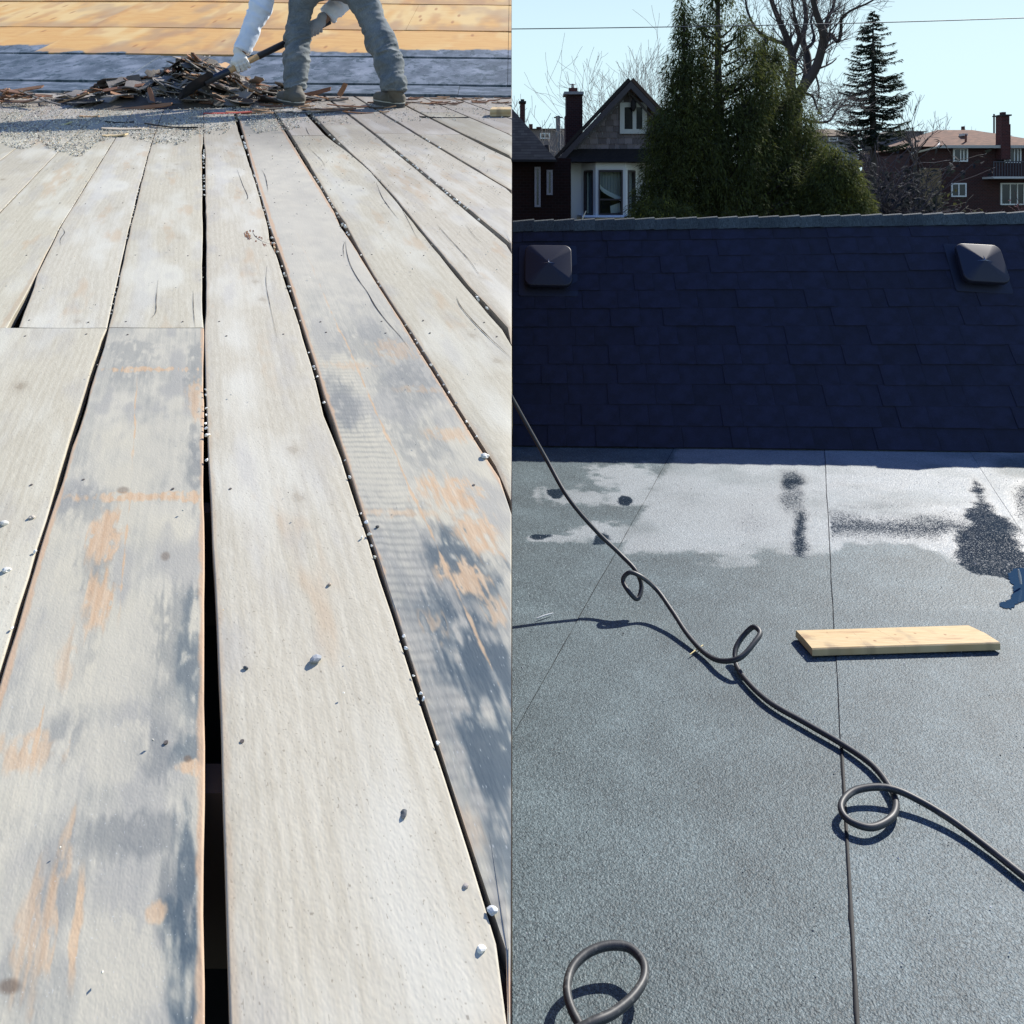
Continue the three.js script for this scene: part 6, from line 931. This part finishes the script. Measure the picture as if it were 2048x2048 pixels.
// outline: list of [py, left px, right px] of the crown on the photograph
function cedar(px, d, out, n, label, o = {}) {
  seed(o.seed); const base = at(px, HY, d); base.y = gy(base.x, -d); const s = F / d, t = tag(group('cedar_tree', base.toArray()), label, 'tree'), b = new MB(), wood = new MB(); b.col = [1, 1, 1];
  const top = out[0][0], bot = out[out.length - 1][0], prof = (py) => { for (let k = 1; k < out.length; k++) if (py <= out[k][0]) { const q = (py - out[k - 1][0]) / (out[k][0] - out[k - 1][0]); return [lerp(out[k - 1][1], out[k][1], q), lerp(out[k - 1][2], out[k][2], q)]; } return [out[out.length - 1][1], out[out.length - 1][2]]; };
  new MB().tube([V(0, -0.2, 0), at(px, lerp(bot, top, 0.35), d).sub(base), at(px, top + 10, d).sub(base)], [o.tr || 0.2, (o.tr || 0.2) * 0.75, 0.03], 8).build('trunk', barkM, t);
  // drooping clumps of sprays hung through the crown, sparse near the top so that the sky shows between them
  let made = 0, guard = 0;
  while (made < n && guard++ < n * 60) {
    const py = lerp(top, bot, rnd()), [l, r] = prof(py), f = (py - top) / (bot - top); if (rnd() > (r - l) / (o.wmax || 150) * lerp(o.dTop ?? 0.35, 1, sst(o.f0 ?? 0.4, o.f1 ?? 0.62, f))) continue;
    const c = (l + r) / 2, hw = (r - l) / 2 / s, an = R(0, 6.283), rad = Math.pow(rnd(), 0.36), cx = (c - 512) / F * d + Math.cos(an) * hw * rad, cz = -d + Math.sin(an) * Math.min(hw, o.dz || 2.2) * rad, cy = EY + (HY - py) / s;
    const rx = R(0.10, 0.22) * (o.cs || 1), ry = R(0.22, 0.5) * (o.cs || 1), g = (o.g ?? 0.4) * Math.pow(rnd(), 1.5) * (0.5 + 0.5 * rad) * 1.6, ns = 78;
    for (let k = 0; k < ns; k++) {
      const a2 = R(0, 6.283), q = Math.pow(rnd(), 0.6), v = R(-1, 1), tp = Math.sqrt(1 - v * v * 0.8) * (v > 0 ? 1 : 1 + 0.25 * v);
      const P = V(cx - base.x + Math.cos(a2) * rx * q * tp, cy - base.y + v * ry, cz - base.z + Math.sin(a2) * rx * q * tp), dir = V(Math.cos(a2) * 0.55 + Math.cos(an) * 0.3 + R(-0.4, 0.4), R(-1.1, 0.15), Math.sin(a2) * 0.55 + Math.sin(an) * 0.3 + R(-0.4, 0.4)).normalize();
      spray(b, P, dir, R(0.06, 0.18) * (o.ls || 1), R(0.005, 0.014) * (o.ls || 1), cedarCol(g));
    }
    const c0 = V((c - 512) / F * d - base.x + R(-0.1, 0.1), cy - base.y - 0.35 * hw * rad, R(-0.1, 0.1)), e = V(cx - base.x, cy - base.y + ry * 0.5, cz - base.z); if (made % 4 === 0 && n > 200) wood.tube([c0, c0.clone().lerp(e, 0.55).add(V(0, -0.1, 0)), e], [0.03, 0.02, 0.006], 4);
    made++;
  }
  b.build('crown', leafM, t); if (n > 200) wood.build('branches', barkM, t); return t;
}
cedar(718, 20, [[-40, 715, 723], [-10, 706, 732], [15, 696, 745], [45, 686, 758], [75, 676, 772], [95, 668, 778], [120, 662, 776], [150, 655, 786], [185, 648, 800], [226, 640, 812]], 1000, 'tall wide dark cedar in the middle with an open spiky top', { seed: 3, tr: 0.17, wmax: 170, dTop: 0.5, f0: 0.42, f1: 0.6 });
cedar(684, 19.5, [[2, 681, 686], [25, 677, 690], [55, 672, 696], [70, 665, 702], [100, 664, 712], [125, 648, 720], [165, 638, 724], [200, 632, 726], [226, 629, 728]], 520, 'cedar with a slim left spire in front of the gabled house', { seed: 7, tr: 0.1, g: 0.7, wmax: 100, dTop: 0.7, f0: 0.3, f1: 0.5 });
cedar(764, 20.5, [[40, 760, 770], [60, 752, 782], [90, 745, 798], [118, 738, 812], [150, 735, 822], [190, 730, 838], [226, 726, 848]], 760, 'cedar leaning against the bare trunk right of the tall cedar', { seed: 11, tr: 0.12, wmax: 110, dTop: 0.8, f0: 0.3, f1: 0.5 });
cedar(836, 18.5, [[154, 828, 842], [166, 816, 852], [185, 806, 860], [205, 800, 868], [226, 796, 874]], 420, 'low bushy green cedar in front of the dark thicket', { seed: 17, tr: 0.1, g: 1.0, ls: 0.85, wmax: 80, dTop: 0.8, cs: 0.8 });
cedar(655, 18, [[205, 645, 668], [214, 634, 690], [227, 628, 704]], 110, 'low bright green shrub at the foot of the left cedar', { seed: 19, tr: 0.06, g: 1.4, ls: 0.8, wmax: 80, dTop: 1, cs: 0.6 });
// spruce: tiers of drooping boughs
{
  seed(620); const d = 44, px = 873, base = at(px, HY, d); base.y = gy(base.x, -d); const s = F / d, t = tag(group('spruce_tree', base.toArray()), 'tall narrow dark spruce standing right of the bare tree', 'tree'), b = new MB(), wood = new MB(); b.col = [1, 1, 1];
  const Y = (py) => EY + (HY - py) / s - base.y; new MB().tube([V(0, -0.1, 0), V(0, Y(130), 0), V(0, Y(12), 0)], [0.24, 0.17, 0.02], 8).build('trunk', barkM, t);
  const wl = [[12, 1], [25, 9], [42, 17], [60, 23], [80, 27], [100, 31], [120, 34], [140, 34], [160, 30]], W2 = (py) => { for (let k = 1; k < wl.length; k++) if (py <= wl[k][0]) return lerp(wl[k - 1][1], wl[k][1], (py - wl[k - 1][0]) / (wl[k][0] - wl[k - 1][0])); return 28; };
  for (let py = 14; py < 150; py += R(3.0, 5.6)) { const nb = 6 + Math.floor(py / 30); for (let k = 0; k < nb; k++) { const a = R(0, 6.283), L = W2(py) / s * R(0.72, 1.12), D = V(Math.cos(a), 0, Math.sin(a)), c0 = V(0, Y(py + R(-2, 2)), 0), pts = []; for (let j = 0; j <= 6; j++) { const q = j / 6; pts.push(c0.clone().addScaledVector(D, L * q).add(V(0, -0.16 * L * Math.sin(q * 2.4) + 0.10 * L * q * q, 0))); } wood.tube(pts, pts.map((_, j) => 0.028 * (1 - j / 7)), 4); const m = Math.floor(22 + L * 56); for (let j = 0; j < m; j++) { const q = Math.pow(rnd(), 0.7), i = Math.min(5, Math.floor(q * 6)), P = pts[i].clone().lerp(pts[i + 1], q * 6 - i), sd = rnd() < 0.5 ? 1 : -1, f = R(0.65, 1.3); spray(b, P, V(D.x * 0.7 - D.z * sd * R(0.2, 0.9), R(-0.55, 0.2), D.z * 0.7 + D.x * sd * R(0.2, 0.9)).normalize(), R(0.12, 0.3), R(0.014, 0.03), [0.024 * f, 0.038 * f, 0.022 * f]); } } }
  b.build('crown', leafM, t); wood.build('boughs', barkM, t);
}
// thickets and shrubs
function shrub(px, d, hw, pyTop, pyBot, n, label, o) {
  seed(o.seed); const s = F / d, base = at(px, HY, d); base.y = Math.min(gy(base.x, -d), EY + (HY - pyBot) / s); const t = tag(group('shrub', base.toArray()), label, 'shrub'), b = new MB(), tips = [], H = EY + (HY - pyTop) / s - base.y;
  for (let k = 0; k < n; k++) { const x = R(-1, 1) * hw / s, z = R(-0.6, 0.6) * hw / s, hh = H * Math.sqrt(Math.max(0.1, 1 - Math.pow(x / (hw / s), 2))) * R(0.35, 0.8); branch(b, tips, V(x, H * (o.low ?? 0.25) * rnd(), z), V(R(-0.6, 0.6), 1, R(-0.6, 0.6)).normalize(), hh * 0.65, o.r || 0.03, 2, { wob: 0.3, spread: 0.95, kids: 2, min: o.min || 0.009, up: 0.1 }); }
  b.build('stems', o.m || twigM, t);
  if (o.leaf) { const c = new MB(); c.col = [1, 1, 1]; for (const P of tips) if (rnd() < o.leaf) for (let k = 0; k < 3; k++) spray(c, P.clone().add(V(R(-0.15, 0.15), R(-0.25, 0.1), R(-0.15, 0.15))), V(R(-1, 1), R(-0.6, 0.8), R(-1, 1)).normalize(), R(0.15, 0.3) * (o.ls || 1), R(0.03, 0.07) * (o.ls || 1), o.col(R(0.6, 1.3))); c.build('leaves', leafM, t); }
  return t;
}
shrub(874, 30, 36, 128, 235, 130, 'dense dark thicket of bare twigs below the spruce', { seed: 31, m: mat({ color: rgb(0.055, 0.05, 0.062), roughness: 1 }), r: 0.05, min: 0.014, leaf: 0.75, ls: 1.2, col: (f) => [0.018 * f, 0.022 * f, 0.026 * f] });
shrub(905, 33, 20, 150, 235, 60, 'dark evergreen shrub between the thicket and the tan wall', { seed: 37, m: barkM, r: 0.05, min: 0.014, leaf: 0.9, ls: 1.2, col: (f) => [0.016 * f, 0.022 * f, 0.02 * f] });
shrub(930, 36, 14, 176, 232, 40, 'twiggy green shrub in front of the tan wall', { seed: 41, m: mat({ color: rgb(0.07, 0.065, 0.05) }), r: 0.035, min: 0.012, leaf: 0.4, col: (f) => [0.07 * f, 0.075 * f, 0.03 * f] });
shrub(1018, 30, 24, 182, 235, 60, 'reddish bare shrub at the right edge in front of the brick house', { seed: 43, m: mat({ color: rgb(0.20, 0.12, 0.13), roughness: 1 }), r: 0.03, min: 0.010, leaf: 0.12, ls: 0.5, col: (f) => [0.2 * f, 0.1 * f, 0.11 * f] });
shrub(552, 40, 22, 128, 200, 40, 'twiggy shrub between the grey hip roof and the tall chimney', { seed: 47, m: twigM, r: 0.03, min: 0.014, leaf: 0.1, col: (f) => [0.06 * f, 0.06 * f, 0.04 * f] });
// far wood closing the horizon
{
  seed(700); const b = new MB(); b.col = [1, 1, 1]; for (let k = 0; k < 9000; k++) { const x = R(-20, 150), z = -R(105, 125), H = 5.5 + 2.5 * vn(x * 0.12, 1, 4), y = gy(x, z) + R(0, 1) * H, f = R(0.6, 1.3); spray(b, V(x, y, z), V(R(-1, 1), R(-0.3, 1), R(-1, 1)).normalize(), R(0.8, 1.6), R(0.2, 0.5), [0.045 * f, 0.042 * f, 0.045 * f]); }
  tag(b.build('far_wood', leafM), 'dark line of distant shrubs and trees behind the houses', 'wood', null, 'stuff');
}
renderer.render(scene, camera);
